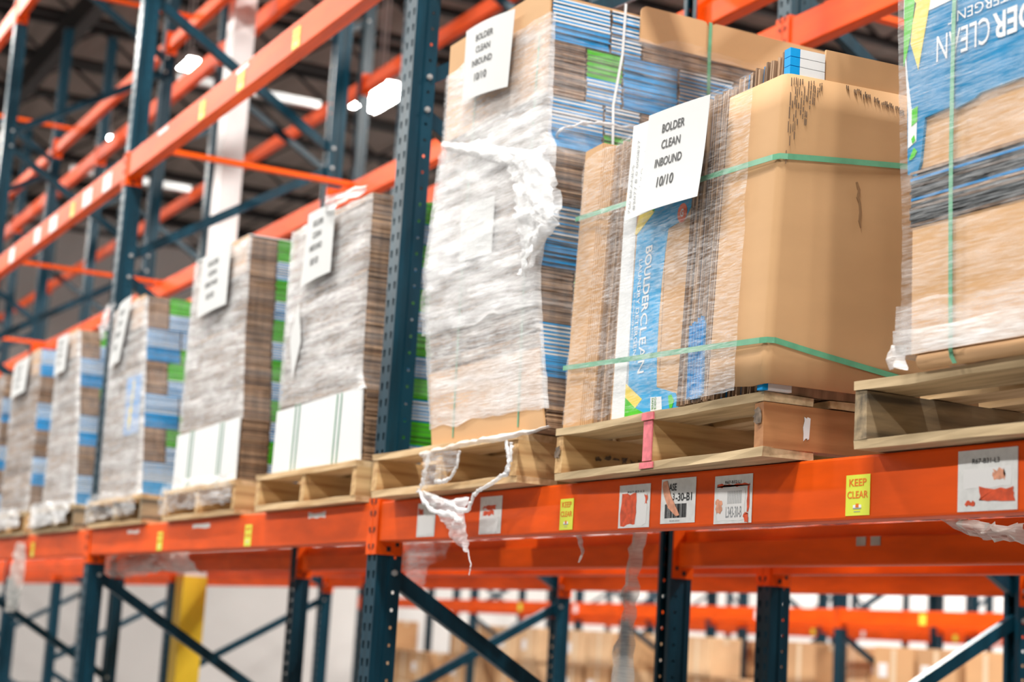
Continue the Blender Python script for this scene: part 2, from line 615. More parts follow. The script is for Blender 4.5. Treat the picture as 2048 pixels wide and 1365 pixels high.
def beam(row, k, lv, rear):
    y, dep = ROWS[row]
    x = fx(k) + PW
    yy = y + (dep if rear else 0)
    z = LEVELS[lv]
    if not (k == 1 and row == 0 and lv == 0) and not in_view([(x + BL * t / 12, yy, z + .06) for t in range(13)], 150):
        return
    r = empty('rack_beam', (x, yy, z))
    link('beam_channel', BEAM_R if rear else BEAM_F, r)
    link('end_connector', CON[(rear, False)], r)
    link('end_connector', CON[(rear, True)], r, (BL, 0, 0))
    side = 'rear' if rear else 'front'
    if row < 2:
        tag(r, 'orange %s %s beam in the %s bay from camera of %s' % (LVN[lv], side, ORD[k + 1], ROWN[row]), 'rack beam', 'orange rack beams')
    else:
        tag(r, 'blurred orange %s %s beam, %s bay from the right, of %s' % (LVN[lv], side, ORD[k + 2], ROWN[row]), 'rack beam', 'orange beams of the far racks, row %d %s %s' % (row, LVN[lv], side))
    r['kind'] = 'thing'
    BEAMS[(row, k, lv, rear)] = r


for row in range(6):
    for k in range(1, -8, -1):
        if row > 1 and (k < (-5 if row < 4 else -7) or k > -1):
            continue
        for lv in range(3 if row < 4 else 2):
            beam(row, k, lv, False)
            beam(row, k, lv, True)

# crossbars that lie from front to rear beam
for row, k, lv, dx in ((0, -1, 1, .24), (0, -2, 1, .34), (1, 0, 1, .23), (0, -2, 2, .5), (0, -3, 1, .3), (1, -1, 1, .25), (1, -2, 1, .25), (0, -3, 2, .55)):
    y, dep = ROWS[row]
    b = MB()
    b.box(-.02, .02, .037, dep - .037, -.026, 0)
    b.box(-.02, .02, .004, .037, -.002, .002)
    b.box(-.02, .02, dep - .037, dep - .004, -.002, .002)
    o = b.build('crossbar', mat('bright_orange_paint', (.90, .11, .003), .4, spec=.2))
    o.location = (fx(k) + PW + dx, y, LEVELS[lv] + BH + .002)
    tag(o, 'bright orange crossbar between the %s beams of the %s bay in %s' % (LVN[lv], ORD[k + 1], ROWN[row]), 'crossbar', 'orange pallet crossbars')
for i, (row, k, zz) in enumerate(((1, -2, 6.14), (1, -3, 6.14))):
    y, dep = ROWS[row]
    b = MB(); b.box(-.04, .04, .01, dep - .01, 0, .07)
    o = b.build('crossbar', STEEL)
    o.location = (fx(k) - 1.1, y, LEVELS[2] + BH)
    tag(o, 'grey steel crossbar high on the %s bay of the row behind' % ORD[k + 1], 'crossbar', 'grey steel crossbars')


# ------------------------------------------------------------------ stickers on the beams
def sticker(parent, x0, x1, z0, z1, mt, name='sticker', y=-.0008):
    b = MB()
    b.box(x0, x1, y - .0008, y, z0, z1)
    return b.build(name, mt, parent)


def map_rect(x0, x1, z0, z1, y):
    return lambda a, c: (x0 + a * (x1 - x0), y, z0 + c * (z1 - z0))


def keep_clear(parent, x0, x1, z0, z1):
    s = sticker(parent, x0, x1, z0, z1, STICKER, 'keep_clear_sticker')
    b = MB()
    w, h = x1 - x0, z1 - z0
    y = -.0022
    add_text(b, 'KEEP', map_rect(x0 + .14 * w, x0 + .86 * w, z0 + .72 * h, z0 + .90 * h, y), 0, .015)
    add_text(b, 'CLEAR', map_rect(x0 + .07 * w, x0 + .93 * w, z0 + .42 * h, z0 + .60 * h, y), 0, .015)
    b.box(x0 + .32 * w, x0 + .66 * w, y, y + .0005, z0 + .16 * h, z0 + .19 * h, 1)
    b.box(x0 + .32 * w, x0 + .42 * w, y, y + .0005, z0 + .19 * h, z0 + .26 * h, 2)
    b.box(x0 + .43 * w, x0 + .55 * w, y, y + .0005, z0 + .20 * h, z0 + .29 * h, 0)
    b.box(x0 + .56 * w, x0 + .66 * w, y, y + .0005, z0 + .19 * h, z0 + .26 * h, 2)
    b.box(x0 + .36 * w, x0 + .62 * w, y, y + .0005, z0 + .09 * h, z0 + .105 * h, 1)
    b.build('lettering', [STICK_RED, INK_GREY, LABEL_RIP], s, fix=False)


def ragged(x0, x1, z0, z1, n, amp, rnd):
    pts = []
    cor = [(x0, z0), (x1, z0), (x1, z1), (x0, z1)]
    for i in range(4):
        a, c = cor[i], cor[(i + 1) % 4]
        for j in range(n):
            t = j / n
            pts.append((a[0] + (c[0] - a[0]) * t + rnd.uniform(-amp, amp), a[1] + (c[1] - a[1]) * t + rnd.uniform(-amp, amp)))
    return pts


def flat(parent, name, poly, y, mt):
    b = MB()
    b.prism(poly, lambda a, c, d: (a, y - d, c), .0006)
    return b.build(name, mt, parent)


B0 = BEAMS[(0, 0, 0, False)]
bx0 = fx(0) + PW
bz = LEVELS[0]
keep_clear(B0, -4.134 - bx0, -4.062 - bx0, 1.884 - bz, 1.968 - bz)
keep_clear(B0, -2.908 - bx0, -2.830 - bx0, 1.884 - bz, 1.969 - bz)
rr = random.Random(3)


def loc_label(x0, x1, z0, z1):
    return sticker(B0, x0 - bx0, x1 - bx0, z0 - bz, z1 - bz, LABEL, 'location_label')


def lab(s, body, x0, x1, z0, z1, mt=INK, y=-.0024, weight=.01):
    b = MB()
    add_text(b, body, map_rect(x0 - bx0, x1 - bx0, z0 - bz, z1 - bz, y), 0, weight)
    b.build('lettering', mt, s, fix=False)


def rip(s, x0, x1, z0, z1, mt, y=-.0017, amp=.004, n=5):
    flat(s, 'torn_patch', ragged(x0 - bx0, x1 - bx0, z0 - bz, z1 - bz, n, amp, rr), y, mt)


TORN = mat('torn_orange', (.72, .085, .02), .6, .2, (60, 60, 60))
PEACH = mat('torn_peach', (.80, .36, .22), .6, .2, (60, 60, 60))
L1 = loc_label(-5.066, -4.933, 1.884, 1.990)
rip(L1, -5.060, -5.025, 1.955, 1.972, TORN)
rip(L1, -5.050, -4.945, 1.890, 1.950, LABEL_RIP, -.0019)
L2 = loc_label(-4.622, -4.482, 1.883, 1.993)
rip(L2, -4.60, -4.52, 1.956, 1.966, TORN)
rip(L2, -4.60, -4.53, 1.938, 1.952, TORN)
rip(L2, -4.615, -4.50, 1.888, 1.932, LABEL_RIP, -.0019)
L3 = loc_label(-3.826, -3.678, 1.881, 1.990)
rip(L3, -3.815, -3.742, 1.888, 1.966, TORN)
rip(L3, -3.738, -3.690, 1.888, 1.966, LABEL_RIP)
rip(L3, -3.700, -3.690, 1.940, 1.962, TORN, -.0025, .003)
lab(L3, 'R67-B3-L2', -3.785, -3.705, 1.969, 1.974)
L4 = loc_label(-3.627, -3.475, 1.887, 1.996)
lab(L4, 'ASE', -3.592, -3.558, 1.966, 1.984, weight=.02)
lab(L4, '3', -3.574, -3.566, 1.943, 1.960, weight=.02)
lab(L4, '-30-B1', -3.561, -3.490, 1.940, 1.960, weight=.02)
b = MB()
x = -3.607
rb = random.Random(5)
while x < -3.512:
    w = rb.choice((.0008, .0015, .0024))
    b.box(x - bx0, x + w - bx0, -.0024, -.0018, 1.900 - bz, 1.934 - bz)
    x += w + rb.choice((.001, .0016, .0024))
b.build('barcode', INK, L4)
lab(L4, 'ZL343-30-B1', -3.585, -3.540, 1.891, 1.895, INK_GREY)
flat(L4, 'torn_patch', [(px - bx0, pz - bz) for px, pz in ((-3.618, 1.99), (-3.600, 1.992), (-3.582, 1.955), (-3.56, 1.930), (-3.54, 1.906), (-3.556, 1.904), (-3.592, 1.925), (-3.612, 1.955), (-3.621, 1.978))], -.0026, PEACH)
L5 = loc_label(-3.395, -3.244, 1.880, 1.992)
rip(L5, -3.382, -3.256, 1.966, 1.970, TORN, n=8)
lab(L5, 'R67-B32-L1', -3.352, -3.288, 1.972, 1.979)
rip(L5, -3.378, -3.272, 1.886, 1.962, LABEL_RIP, -.0017, .003)
rip(L5, -3.262, -3.255, 1.905, 1.965, TORN, -.002, .002)
rip(L5, -3.385, -3.362, 1.905, 1.935, PEACH, -.0026, .004)
rip(L5, -3.272, -3.258, 1.884, 1.902, TORN, -.0026, .004)
lab(L5, 'L343-30-B', -3.345, -3.282, 1.893, 1.919, INK_GREY, -.0027)
b = MB()
for i in range(16):
    b.box(-3.34 + i * .0036 - bx0, -3.3388 + i * .0036 - bx0, -.0026, -.002, 1.925 - bz, 1.955 - bz)
b.build('barcode', INK_GREY, L5)
L6 = loc_label(-2.568, -2.408, 1.881, 1.998)
lab(L6, 'R67-B31-L3', -2.528, -2.455, 1.971, 1.981)
rip(L6, -2.552, -2.425, 1.925, 1.963, LABEL_RIP, -.0016, .002)
rip(L6, -2.505, -2.415, 1.900, 1.924, TORN, -.0022, .004)
rip(L6, -2.470, -2.440, 1.940, 1.958, PEACH, -.0024, .004)
rip(L6, -2.545, -2.52, 1.892, 1.9, TORN, -.0022, .003)

Bm = BEAMS[(0, -1, 0, False)]
mx = fx(-1) + PW
for x0, x1 in ((-6.733, -6.653), (-7.968, -7.885)):
    keep_clear(Bm, x0 - mx, x1 - mx, 1.882 - bz, 1.967 - bz)
for x0, x1, z0, z1 in ((-6.036, -5.867, 1.974, 1.992), (-7.444, -7.20, 1.970, 1.987), (-8.5, -8.3, 1.968, 1.985)):
    flat(Bm, 'label_scrap', ragged(x0 - mx, x1 - mx, z0 - bz, z1 - bz, 4, .004, rr), 0, LABEL)
Bn = BEAMS[(0, -2, 0, False)]
nx = fx(-2) + PW
keep_clear(Bn, -10.622 - nx, -10.54 - nx, 1.88 - bz, 1.964 - bz)
z1_ = LEVELS[1]
for key, xs in (((0, -1, 1, False), ((-6.66, -6.575), (-7.367, -7.28), (-7.935, -7.85))), ((0, -2, 1, False), ((-10.508, -10.42),)), ((0, -3, 1, False), ((-13.9, -13.8),))):
    ox = fx(key[1]) + PW
    for x0, x1 in xs:
        if key in BEAMS:
            keep_clear(BEAMS[key], x0 - ox, x1 - ox, .012, .100)
for key, xs in (((0, -1, 1, False), ((-7.40, -7.23, .10, .12), (-8.65, -8.47, .10, .12))), ((0, -2, 1, False), ((-9.739, -9.56, .012, .108), (-10.204, -10.0, .012, .108), (-11.072, -10.87, .012, .108), (-11.504, -11.34, .012, .115), (-12.292, -12.14, .012, .115)))):
    ox = fx(key[1]) + PW
    for x0, x1, a, c in xs:
        if key in BEAMS:
            sticker(BEAMS[key], x0 - ox, x1 - ox, a, c, LABEL_RIP, 'location_label')
# stickers on the far racks
for (row, k), xs in {(2, -2): (1.1, 2.4), (2, -3): (1.0, 2.5), (3, -2): (.6, 1.9, 3.0), (3, -3): (1.2,), (2, -1): (.8, 2.2), (4, -3): (.6, 1.5, 2.6), (4, -4): (.5, 1.4, 2.4), (4, -5): (.9, 2.2), (2, -4): (1.3, 2.7)}.items():
    bmf = BEAMS.get((row, k, 0, False))
    if bmf:
        for i, x in enumerate(xs):
            sticker(bmf, x, x + .09, .012, .105, STICKER if i % 2 == 0 else LABEL_RIP)
# two grey clips on the rear beam under the near bay
Br = BEAMS[(0, 0, 0, True)]
for t in (1.02, 1.09, 2.62, 2.70):
    b = MB(); b.box(t, t + .045, -.0655, -.0625, .060, .088)
    b.build('clip', STEEL, Br)


# ------------------------------------------------------------------ pallets
def board_me(name, w, d, h, mt, seed, wob=.0):
    """board with slightly uneven worn edges"""
    rd = random.Random(seed)
    b = MB()
    b.box(0, w, 0, d, 0, h)
    me = b.mesh(name, mt)
    bm = bmesh.new(); bm.from_mesh(me)
    long_ed = [e for e in bm.edges if abs(e.calc_length() - max(w, d)) < 1e-5]
    bmesh.ops.subdivide_edges(bm, edges=long_ed, cuts=5, use_grid_fill=True)
    for v in bm.verts:
        v.co += Vector((rd.uniform(-1, 1), rd.uniform(-1, 1), rd.uniform(-1, 1))) * .0022
    bm.to_mesh(me); bm.free()
    return me


PW_, PD_ = 1.02, 1.22
DECK = [board_me('deck_board', PW_, .13, .02, WOOD, s) for s in (1, 2, 3)]
DECK_N = [board_me('deck_board', PW_, .09, .02, WOOD, s) for s in (4, 5, 6)]
STR = board_me('stringer', .04, PD_, .1, WOOD_Y, 7)
STR_R = board_me('stringer', .04, PD_, .1, WOOD_RED, 8)
STR_O = board_me('stringer', .04, PD_, .1, WOOD_OLD, 9)
DECK_O = [board_me('deck_board', PW_, .13, .02, mat('pallet_wood_pale', (.62, .47, .28), .85, 0, (3, 40, 40), col2=(.36, .26, .14), bump=.3), s) for s in (11, 12, 13)]


def pallet(x, y, rz, label, kind=0, strs=None):
    r = empty('wooden_pallet', (x, y, SHELF + .0025), rz)
    tag(r, label, 'pallet', 'wooden pallets on the lower shelf')
    strs = strs or (STR, STR, STR)
    for i, sx in enumerate((0.0, PW_ / 2 - .02, PW_ - .04)):
        link('stringer', strs[i], r, (sx, 0, .02))
    dk = DECK_O if kind == 1 else DECK
    for i, yy in enumerate((-.004, .17, .33, .49, .65, .81, .96, 1.094)):
        me = dk[i % 3] if i in (0, 7) else DECK_N[i % 3]
        link('deck_board', me, r, (0, yy, .12))
    for i, yy in enumerate((0.0, .40, .76, 1.09)):
        link('bottom_board', dk[(i + 1) % 3] if i in (0, 3) else DECK_N[i % 3], r, (0, yy, 0))
    return r


DECKZ = SHELF + .1435
pb = pallet(-4.095, -.046, math.radians(-2.8), 'wooden pallet with a pink painted middle stringer under the on-edge cartons', 1, strs=(STR, STR, STR_R))
b = MB()
b.box(PW_ / 2 - .021, PW_ / 2 + .021, -.0045, -.001, .021, .119)
b.box(PW_ / 2 - .026, PW_ / 2 + .03, -.0085, -.003, .121, .139)
b.box(PW_ / 2 - .035, PW_ / 2 + .03, -.0045, -.001, .003, .018)
b.build('pink_paint', PINK, pb)
STAIN = mat('dark_stain', (.14, .10, .07), .9, .4, (90, 90, 90))
rs = random.Random(21)
for sx, sz, n in ((.004, .06, 4), (PW_ - .036, .075, 4)):
    b = MB()
    b.prism(ragged(sx, sx + .026, sz, sz + .03, 4, .005, rs), lambda a, c, d: (a, -.0035 - d, c), .001)
    b.build('stain', STAIN, pb)
b = MB()
for i in range(6):
    y0 = .10 + i * .026
    b.prism(ragged(y0, y0 + .016, .060 + .006 * (i % 3), .070 + .006 * (i % 2), 2, .004, rs), lambda a, c, d: (.0415 + .003 + d, a, c), .001)
b.build('stencil_marks', STAIN, pb)['kind'] = 'stuff'
b = MB()
b.prism(ragged(.10, .118, .045, .095, 4, .004, rs), lambda a, c, d: (PW_ + .003 + d, a, c), .001)
b.build('white_scrape', P_WHITE, pb)
pallet(-5.268, -.082, 0, 'wooden pallet under the tall stack with torn film hanging over it', strs=(STR, STR, STR))
pallet(-2.815, -.058, 0, 'old weathered pallet under the right-hand load', 1, strs=(STR_O, STR_O, STR_O))
pallet(-6.515, -.045, 0, 'clean yellowish pallet left of the near teal upright')
pallet(-7.83, -.03, 0, 'film-wrapped pallet, second left of the near teal upright')
pallet(-9.20, -.03, 0, 'film-wrapped pallet, third left of the near teal upright', strs=(STR_O, STR_O, STR_O))
pallet(-10.52, -.03, 0, 'blurred pallet, fourth left of the near teal upright', 1, strs=(STR_O, STR_O, STR_O))
pallet(-11.75, -.03, 0, 'blurred pallet, fifth left of the near teal upright', 1)
pallet(-12.95, -.03, 0, 'blurred pallet at the left picture edge', 1, strs=(STR_O, STR_O, STR_O))

# ------------------------------------------------------------------ loads of flattened cartons
SM = [EDGE_A, EDGE_B, EDGE_C, P_BLUE, P_BLUE2, P_WHITE, P_GREEN, P_GREEN2, KRAFT]


def lerp_tab(tab, v):
    if v <= tab[0][0]:
        return tab[0][1]
    for (a, p), (c, q) in zip(tab, tab[1:]):
        if v <= c:
            return p + (q - p) * (v - a) / (c - a)
    return tab[-1][1]


def side_col(kind, fr, i, rd):
    if kind == 'brown':
        return rd.choice((0, 1, 1, 1, 2))
    if kind == 'blue':
        return rd.choice((3, 3, 3, 4))
    if kind == 'bs':
        return (3 if rd.random() < .8 else 4) if fr < .42 else (5 if i % 2 else 3)
    if kind == 'lb':
        return 5 if i % 2 else 3
    if kind == 'gs':
        return (6 if i % 3 else 7) if fr > .48 else (5 if i % 2 else 3)
    if kind == 'sg':
        return (6 if i % 3 else 7) if fr < .45 else (5 if i % 2 else 3)
    return 1


def bundle(parent, v0, v1, w0, w1, kind, Lt, Rt, seed, t=.0058, wob=.0, name='carton_bundle'):
    rd = random.Random(seed)
    b = MB()
    n = max(3, int((v1 - v0) / t))
    th = (v1 - v0) / n
    for i in range(n):
        z = v0 + i * th
        a = lerp_tab(Lt, z) + rd.uniform(-.004, .004)
        c = lerp_tab(Rt, z) + rd.uniform(-.0045, .0035) + wob * math.sin(z * 37)
        d = w0 + rd.uniform(0, .005)
        e = w1 - rd.uniform(0, .004)
        fc = rd.choice((0, 0, 1, 1, 2))
        b.box(a, c, d, e, z + .0003, z + th - rd.uniform(.0003, .0011), rd.choice((0, 1, 1)), front=fc, right=side_col(kind, (i + .5) / n, i, rd))
    o = b.build(name, SM, parent, fix=False)
    o['kind'] = 'stuff'
    return o


def film(parent, Lt, Rt, depth, v0, v1, mt, off=.008, amp=.006, seed=0, back=None, dv=.022, ragged_low=0.0, ragged_top=0.0, side_to=1.0, name='stretch_wrap'):
    """wrapped skin round right side, front and left side of a load"""
    nR, nF, nL = 22, 22, 8
    rows = int((v1 - v0) / dv)
    vs, fs = [], []
    for j in range(rows + 1):
        v = v0 + (v1 - v0) * j / rows
        a, c = lerp_tab(Lt, v) - off, lerp_tab(Rt, v) + off
        path = [(c, depth * side_to * (1 - i / nR) ** 1.7) for i in range(nR)]
        path += [(c + (a - c) * i / nF, -off) for i in range(nF)]
        path += [(a, -off + (depth * .9) * i / nL) for i in range(nL + 1)]
        for i, (x, y) in enumerate(path):
            q = Vector((x * 2.5 + seed, y * 2.5, v * 22 + x * 2))
            s = noise.noise(q) * amp + noise.noise(q * 2.7) * amp * .4
            g = noise.noise(Vector((x * 9 + seed, y * 9, 3.1)))
            vv = v + (ragged_low * g if j == 0 else 0) + (ragged_top * g if j == rows else 0)
            if i < nR:
                vs.append((x + abs(s), y, vv))
            elif i < nR + nF:
                vs.append((x, y - abs(s), vv))
            else:
                vs.append((x - abs(s), y, vv))
    w = nR + nF + nL + 1
    for j in range(rows):
        for i in range(w - 1):
            fs.append((j * w + i, j * w + i + 1, (j + 1) * w + i + 1, (j + 1) * w + i))
    me = bpy.data.meshes.new(name)
    me.from_pydata(vs, [], fs)
    me.materials.append(mt)
    me.materials.append(FILM_S)
    me.polygons.foreach_set('material_index', [1 if (q % (w - 1)) < nR - 1 else 0 for q in range(len(fs))])
    me.polygons.foreach_set('use_smooth', [True] * len(fs))
    return link(name, me, parent)


def bil(c, s, t):
    """c = TL, TR, BR, BL in (u,v); s right, t down"""
    tl, tr, br, bl = c
    return tuple((tl[i] * (1 - s) + tr[i] * s) * (1 - t) + (bl[i] * (1 - s) + br[i] * s) * t for i in (0, 1))


def paper_sign(parent, c, y, bow=.006, text=True, lab='white printed sheet', heavy=.012, curl=0.0):
    def pt(s, t, o=0):
        u_, v_ = bil(c, s, t)
        return (u_, y - bow * math.sin(math.pi * s) - curl * t * t - o, v_)
    b = MB()
    n = 8
    for i in range(n):
        for j in range(n):
            q = [(i, j), (i + 1, j), (i + 1, j + 1), (i, j + 1)]
            b.quad([pt(a / n, d / n) for a, d in q])
            b.quad([pt(a / n, d / n, -.0006) for a, d in reversed(q)])
    p = b.build('paper_sign', PAPER, parent, fix=False)
    p['label'] = lab
    if text:
        for body, cs, ct, w, h in (('BOLDER', .47, .19, .37, .088), ('CLEAN', .46, .355, .31, .088), ('INBOUND', .45, .53, .44, .088), ('10/10', .45, .73, .27, .105)):
            b = MB()
            add_text(b, body, lambda a, d, cs=cs, ct=ct, w=w, h=h: pt(cs + (a - .5) * w, ct - (d - .5) * h, .0012), 0, heavy)
            b.build('lettering', INK, p, fix=False)
    return p


def ribbon(mb, pts, half, thick=.001, n=(0, -1, 0)):
    """flat strap through the points; half is the half-width vector"""
    half, n = Vector(half), Vector(n)
    for p, q in zip(pts, pts[1:]):
        p, q = Vector(p), Vector(q)
        mb.quad([p - half, q - half, q + half, p + half])
        mb.quad([p - half + n * thick, p + half + n * thick, q + half + n * thick, q - half + n * thick])


def strap_front(parent, us, vs, y=-.012, w=.007, mt=None):
    b = MB()
    ribbon(b, [(u_, y, v_) for u_, v_ in zip(us, vs)], (w, 0, 0))
    o = b.build('strap', mt or STRAP, parent, fix=False)
    return o


def strap_side(parent, x, ws, vs, w=.007, mt=None):
    b = MB()
    xs = x if isinstance(x, (list, tuple)) else [x] * len(ws)
    ribbon(b, [(a, w_, v_) for a, w_, v_ in zip(xs, ws, vs)], (0, w, 0), n=(1, 0, 0))
    return b.build('strap', mt or STRAP, parent, fix=False)


EVEN = ((0, .12, 'brown'), (.12, .245, 'gs'), (.245, .44, 'blue'), (.44, .64, 'lb'), (.64, .78, 'brown'), (.78, 1.15, 'bs'))
ODD = ((0, .185, 'bs'), (.185, .31, 'sg'), (.31, .44, 'brown'), (.44, .80, 'bs'), (.80, 1.15, 'blue'))
DEPTH = 1.15


def carton_load(x, y, rz, layers, Lt, Rt, label, seed):
    r = empty('carton_load', (x, y, DECKZ), rz)
    tag(r, label, 'carton stack', 'pallet loads of flattened cartons')
    s = seed * 100
    for v0, v1, segs in layers:
        for w0, w1, kind in segs:
            s += 1
            bundle(r, v0 + .001, v1 - .001, w0, w1 - .003, kind, Lt, Rt, s)
    return r


# ---- tall stack right of the near upright
LA = ((0, 0), (.12, -.03), (.26, -.07), (.45, -.11), (.60, -.115), (.78, -.085), (1.0, -.06), (1.30, -.066))
RA = ((0, .729), (.10, .70), (.24, .662), (.40, .625), (.47, .615), (.60, .645), (.70, .665), (.82, .665), (.86, .63), (1.0, .625), (1.30, .612))
lay = [(0, .153, ((0, .30, 'brown'), (.30, .62, 'lb'), (.62, 1.15, 'brown'))), (.153, .315, ((0, .26, 'bs'), (.26, .44, 'brown'), (.44, 1.15, 'blue'))), (.315, .48, EVEN), (.48, .655, ODD), (.655, .82, EVEN), (.82, .985, ODD), (.985, 1.15, EVEN),
       (1.15, 1.285, ((0, .20, 'bs'), (.20, .31, 'lb'), (.31, .80, 'brown'), (.80, 1.0, 'brown'), (1.0, 1.09, 'sg'), (1.09, 1.19, 'brown')))]
A = carton_load(-4.873, -.05, 0, lay, LA, RA, 'tall leaning stack of blue and brown flattened cartons right of the near teal upright', 1)
for nm, v0, v1 in (('kraft_panel', .004, .235), ('kraft_panel', .99, 1.318)):
    b = MB()
    n = 8
    for i in range(n):
        a, c = v0 + (v1 - v0) * i / n, v0 + (v1 - v0) * (i + 1) / n
        x0, x1 = lerp_tab(LA, a), lerp_tab(RA, a) - .004
        x2, x3 = lerp_tab(LA, c), lerp_tab(RA, c) - .004
        b.quad([(x0, -.007, a), (x1, -.007, a), (x3, -.007, c), (x2, -.007, c)])
        b.quad([(x1, -.007, a), (x1, -.001, a), (x3, -.001, c), (x3, -.007, c)])
        b.quad([(x0, -.001, a), (x0, -.007, a), (x2, -.007, c), (x2, -.001, c)])
        b.quad([(x0, -.001, a), (x2, -.001, c), (x3, -.001, c), (x1, -.001, a)])
    b.build(nm, KRAFT, A)
b = MB(); b.box(-.06, .606, .003, 1.15, 1.286, 1.292)
b.build('top_sheet', KRAFT, A)
# brown flaps folded over the top edge of the side, pinched by straps
for w0, w1, lo in ((.295, .535, 1.205), (.545, 1.005, 1.20), (1.015, 1.14, 1.225)):
    def rc(w0, w1, z0, z1, r):
        pts = [(w0, z0), (w1, z0)]
        for k in range(5):
            t = k / 4 * math.pi / 2
            pts.append((w1 - r + r * math.cos(t), z1 - r + r * math.sin(t)))
        for k in range(5):
            t = math.pi / 2 + k / 4 * math.pi / 2
            pts.append((w0 + r + r * math.cos(t), z1 - r + r * math.sin(t)))
        return pts
    b = MB()
    b.prism(rc(w0, w1, lo, 1.318, .02), lambda a, c, d: (.618 + d, a, c), .007)
    b.build('top_flap', KRAFT, A)
film(A, LA, RA, DEPTH, .06, 1.225, FILM_H, seed=3, amp=.010, ragged_low=.02, ragged_top=.03)
film(A, LA, RA, DEPTH, .36, .95, FILM, off=.016, seed=9, amp=.018, ragged_low=.02, ragged_top=.05, side_to=.1)
film(A, LA, RA, DEPTH, .82, 1.20, FILM_L, off=.012, seed=19, amp=.008, ragged_low=.06, ragged_top=.03)
paper_sign(A, ((.107, 1.313), (.44, 1.288), (.422, 1.05), (.109, 1.077)), -.034, .012, lab='white printed notice reading BOLDER CLEAN INBOUND 10/10')
paper_sign(A, ((.111, .741), (.34, .736), (.341, .559), (.12, .565)), -.012, .004, text=False, lab='blank white sheet under the film')
VS = [.02 + i * .129 for i in range(10)]
strap_front(A, [.149 - .012 * math.sin(v * 3) for v in VS], VS, -.0075, .004)
strap_front(A, [.57 - .02 * math.sin(v * 2.2) for v in VS], VS, -.0075, .004)
strap_side(A, [.624, .627, .640, .66, .668], (.24, .235, .205, .20, .21), (1.31, 1.15, .985, .84, .80), .004, STRAP_W)
strap_side(A, .6275, (.54, .54, .545, .54), (1.317, 1.2, 1.0, .7), .006)
strap_side(A, .6275, (1.01, 1.01, 1.01), (1.317, 1.2, 1.0), .006)


# crumpled film pieces
def crumple_sheet(name, left, right, nr, amp, mt, parent=None, seed=0, cols=9, thick=0):
    def samp(poly, t):
        f = t * (len(poly) - 1)
        i = min(int(f), len(poly) - 2)
        return Vector(poly[i]).lerp(Vector(poly[i + 1]), f - i)
    vs, fs = [], []
    for j in range(nr + 1):
        a, c = samp(left, j / nr), samp(right, j / nr)
        for i in range(cols):
            p = a.lerp(c, i / (cols - 1))
            q = Vector((p.x * 34 + seed, p.y * 34, p.z * 26))
            e = math.sin(math.pi * i / (cols - 1))
            p = p + Vector((noise.noise(q) * amp * .6, -abs(noise.noise(q * 1.3 + Vector((5, 0, 0)))) * amp * 1.6 - e * amp * .8, noise.noise(q + Vector((0, 9, 0))) * amp * .5))
            vs.append(tuple(p))
    for j in range(nr):
        for i in range(cols - 1):
            fs.append((j * cols + i, j * cols + i + 1, (j + 1) * cols + i + 1, (j + 1) * cols + i))
    me = bpy.data.meshes.new(name)
    me.from_pydata(vs, [], fs)
    me.materials.append(mt)
    me.polygons.foreach_set('use_smooth', [True] * len(fs))
    return link(name, me, parent)


def rope(name, pts, r0, mt, parent=None, seed=0, sub=7, fray=.5):
    P = []
    for a, c in zip(pts, pts[1:]):
        for k in range(sub):
            P.append(Vector(a).lerp(Vector(c), k / sub))
    P.append(Vector(pts[-1]))
    Q, R = [], []
    for i, p in enumerate(P):
        q = Vector((i * .7 + seed, seed * .3, 0))
        Q.append(p + Vector((noise.noise(q), noise.noise(q + Vector((0, 7, 0))), noise.noise(q + Vector((0, 0, 7))))) * r0 * .7)
        R.append(max(.0015, r0 * (1 + fray * noise.noise(q * 1.9) * 1.6)))
    b = MB()
    b.tube(Q, R, 7, flat=.6)
    return b.build(name, mt, parent, smooth=True, fix=False)


def aw(pl, y):                       # points of load A's local frame from photo positions
    o = Vector((-4.873, -.05, DECKZ))
    return [at(px, py, y) - o for px, py in pl]


crumple_sheet('torn_wrap', aw([(1020, 318), (1032, 380), (1035, 440), (1052, 500), (1046, 556)], -.075), aw([(1094, 300), (1118, 360), (1130, 440), (1092, 486), (1066, 552)], -.075), 30, .022, FILM_R, A, 4, 13)
crumple_sheet('torn_wrap', aw([(1040, 330), (1060, 400), (1075, 455), (1062, 540)], -.10), aw([(1090, 320), (1108, 390), (1122, 450), (1078, 500)], -.10), 24, .02, FILM_R, A, 14, 11)
crumple_sheet('torn_wrap', aw([(888, 283), (940, 288), (1000, 293), (1060, 300), (1096, 290)], -.07), aw([(888, 300), (940, 312), (1000, 330), (1050, 352), (1100, 345)], -.07), 26, .014, FILM_R, A, 7, 7)
rope('torn_wrap', aw([(1090, 330), (1103, 312), (1098, 290), (1120, 270), (1150, 258), (1185, 248)], -.02)[:3] + [Vector((.67, .02, .87)), Vector((.66, .09, .905)), Vector((.65, .17, .92)), Vector((.64, .3, .93))], .006, FILM_R, A, 2)
rope('torn_wrap', aw([(1098, 290), (1112, 300), (1108, 322), (1100, 330)], -.03), .005, FILM_R, A, 8)

# torn film that hangs from the tall stack over pallet and beam
tail = empty('torn_film', (-4.8, -.1, SHELF))
tag(tail, 'torn white stretch film hanging over the pallet edge and orange beam', 'film')
o_ = Vector((-4.8, -.1, SHELF))


def tw(pl, y):
    return [at(px, py, y) - o_ for px, py in pl]


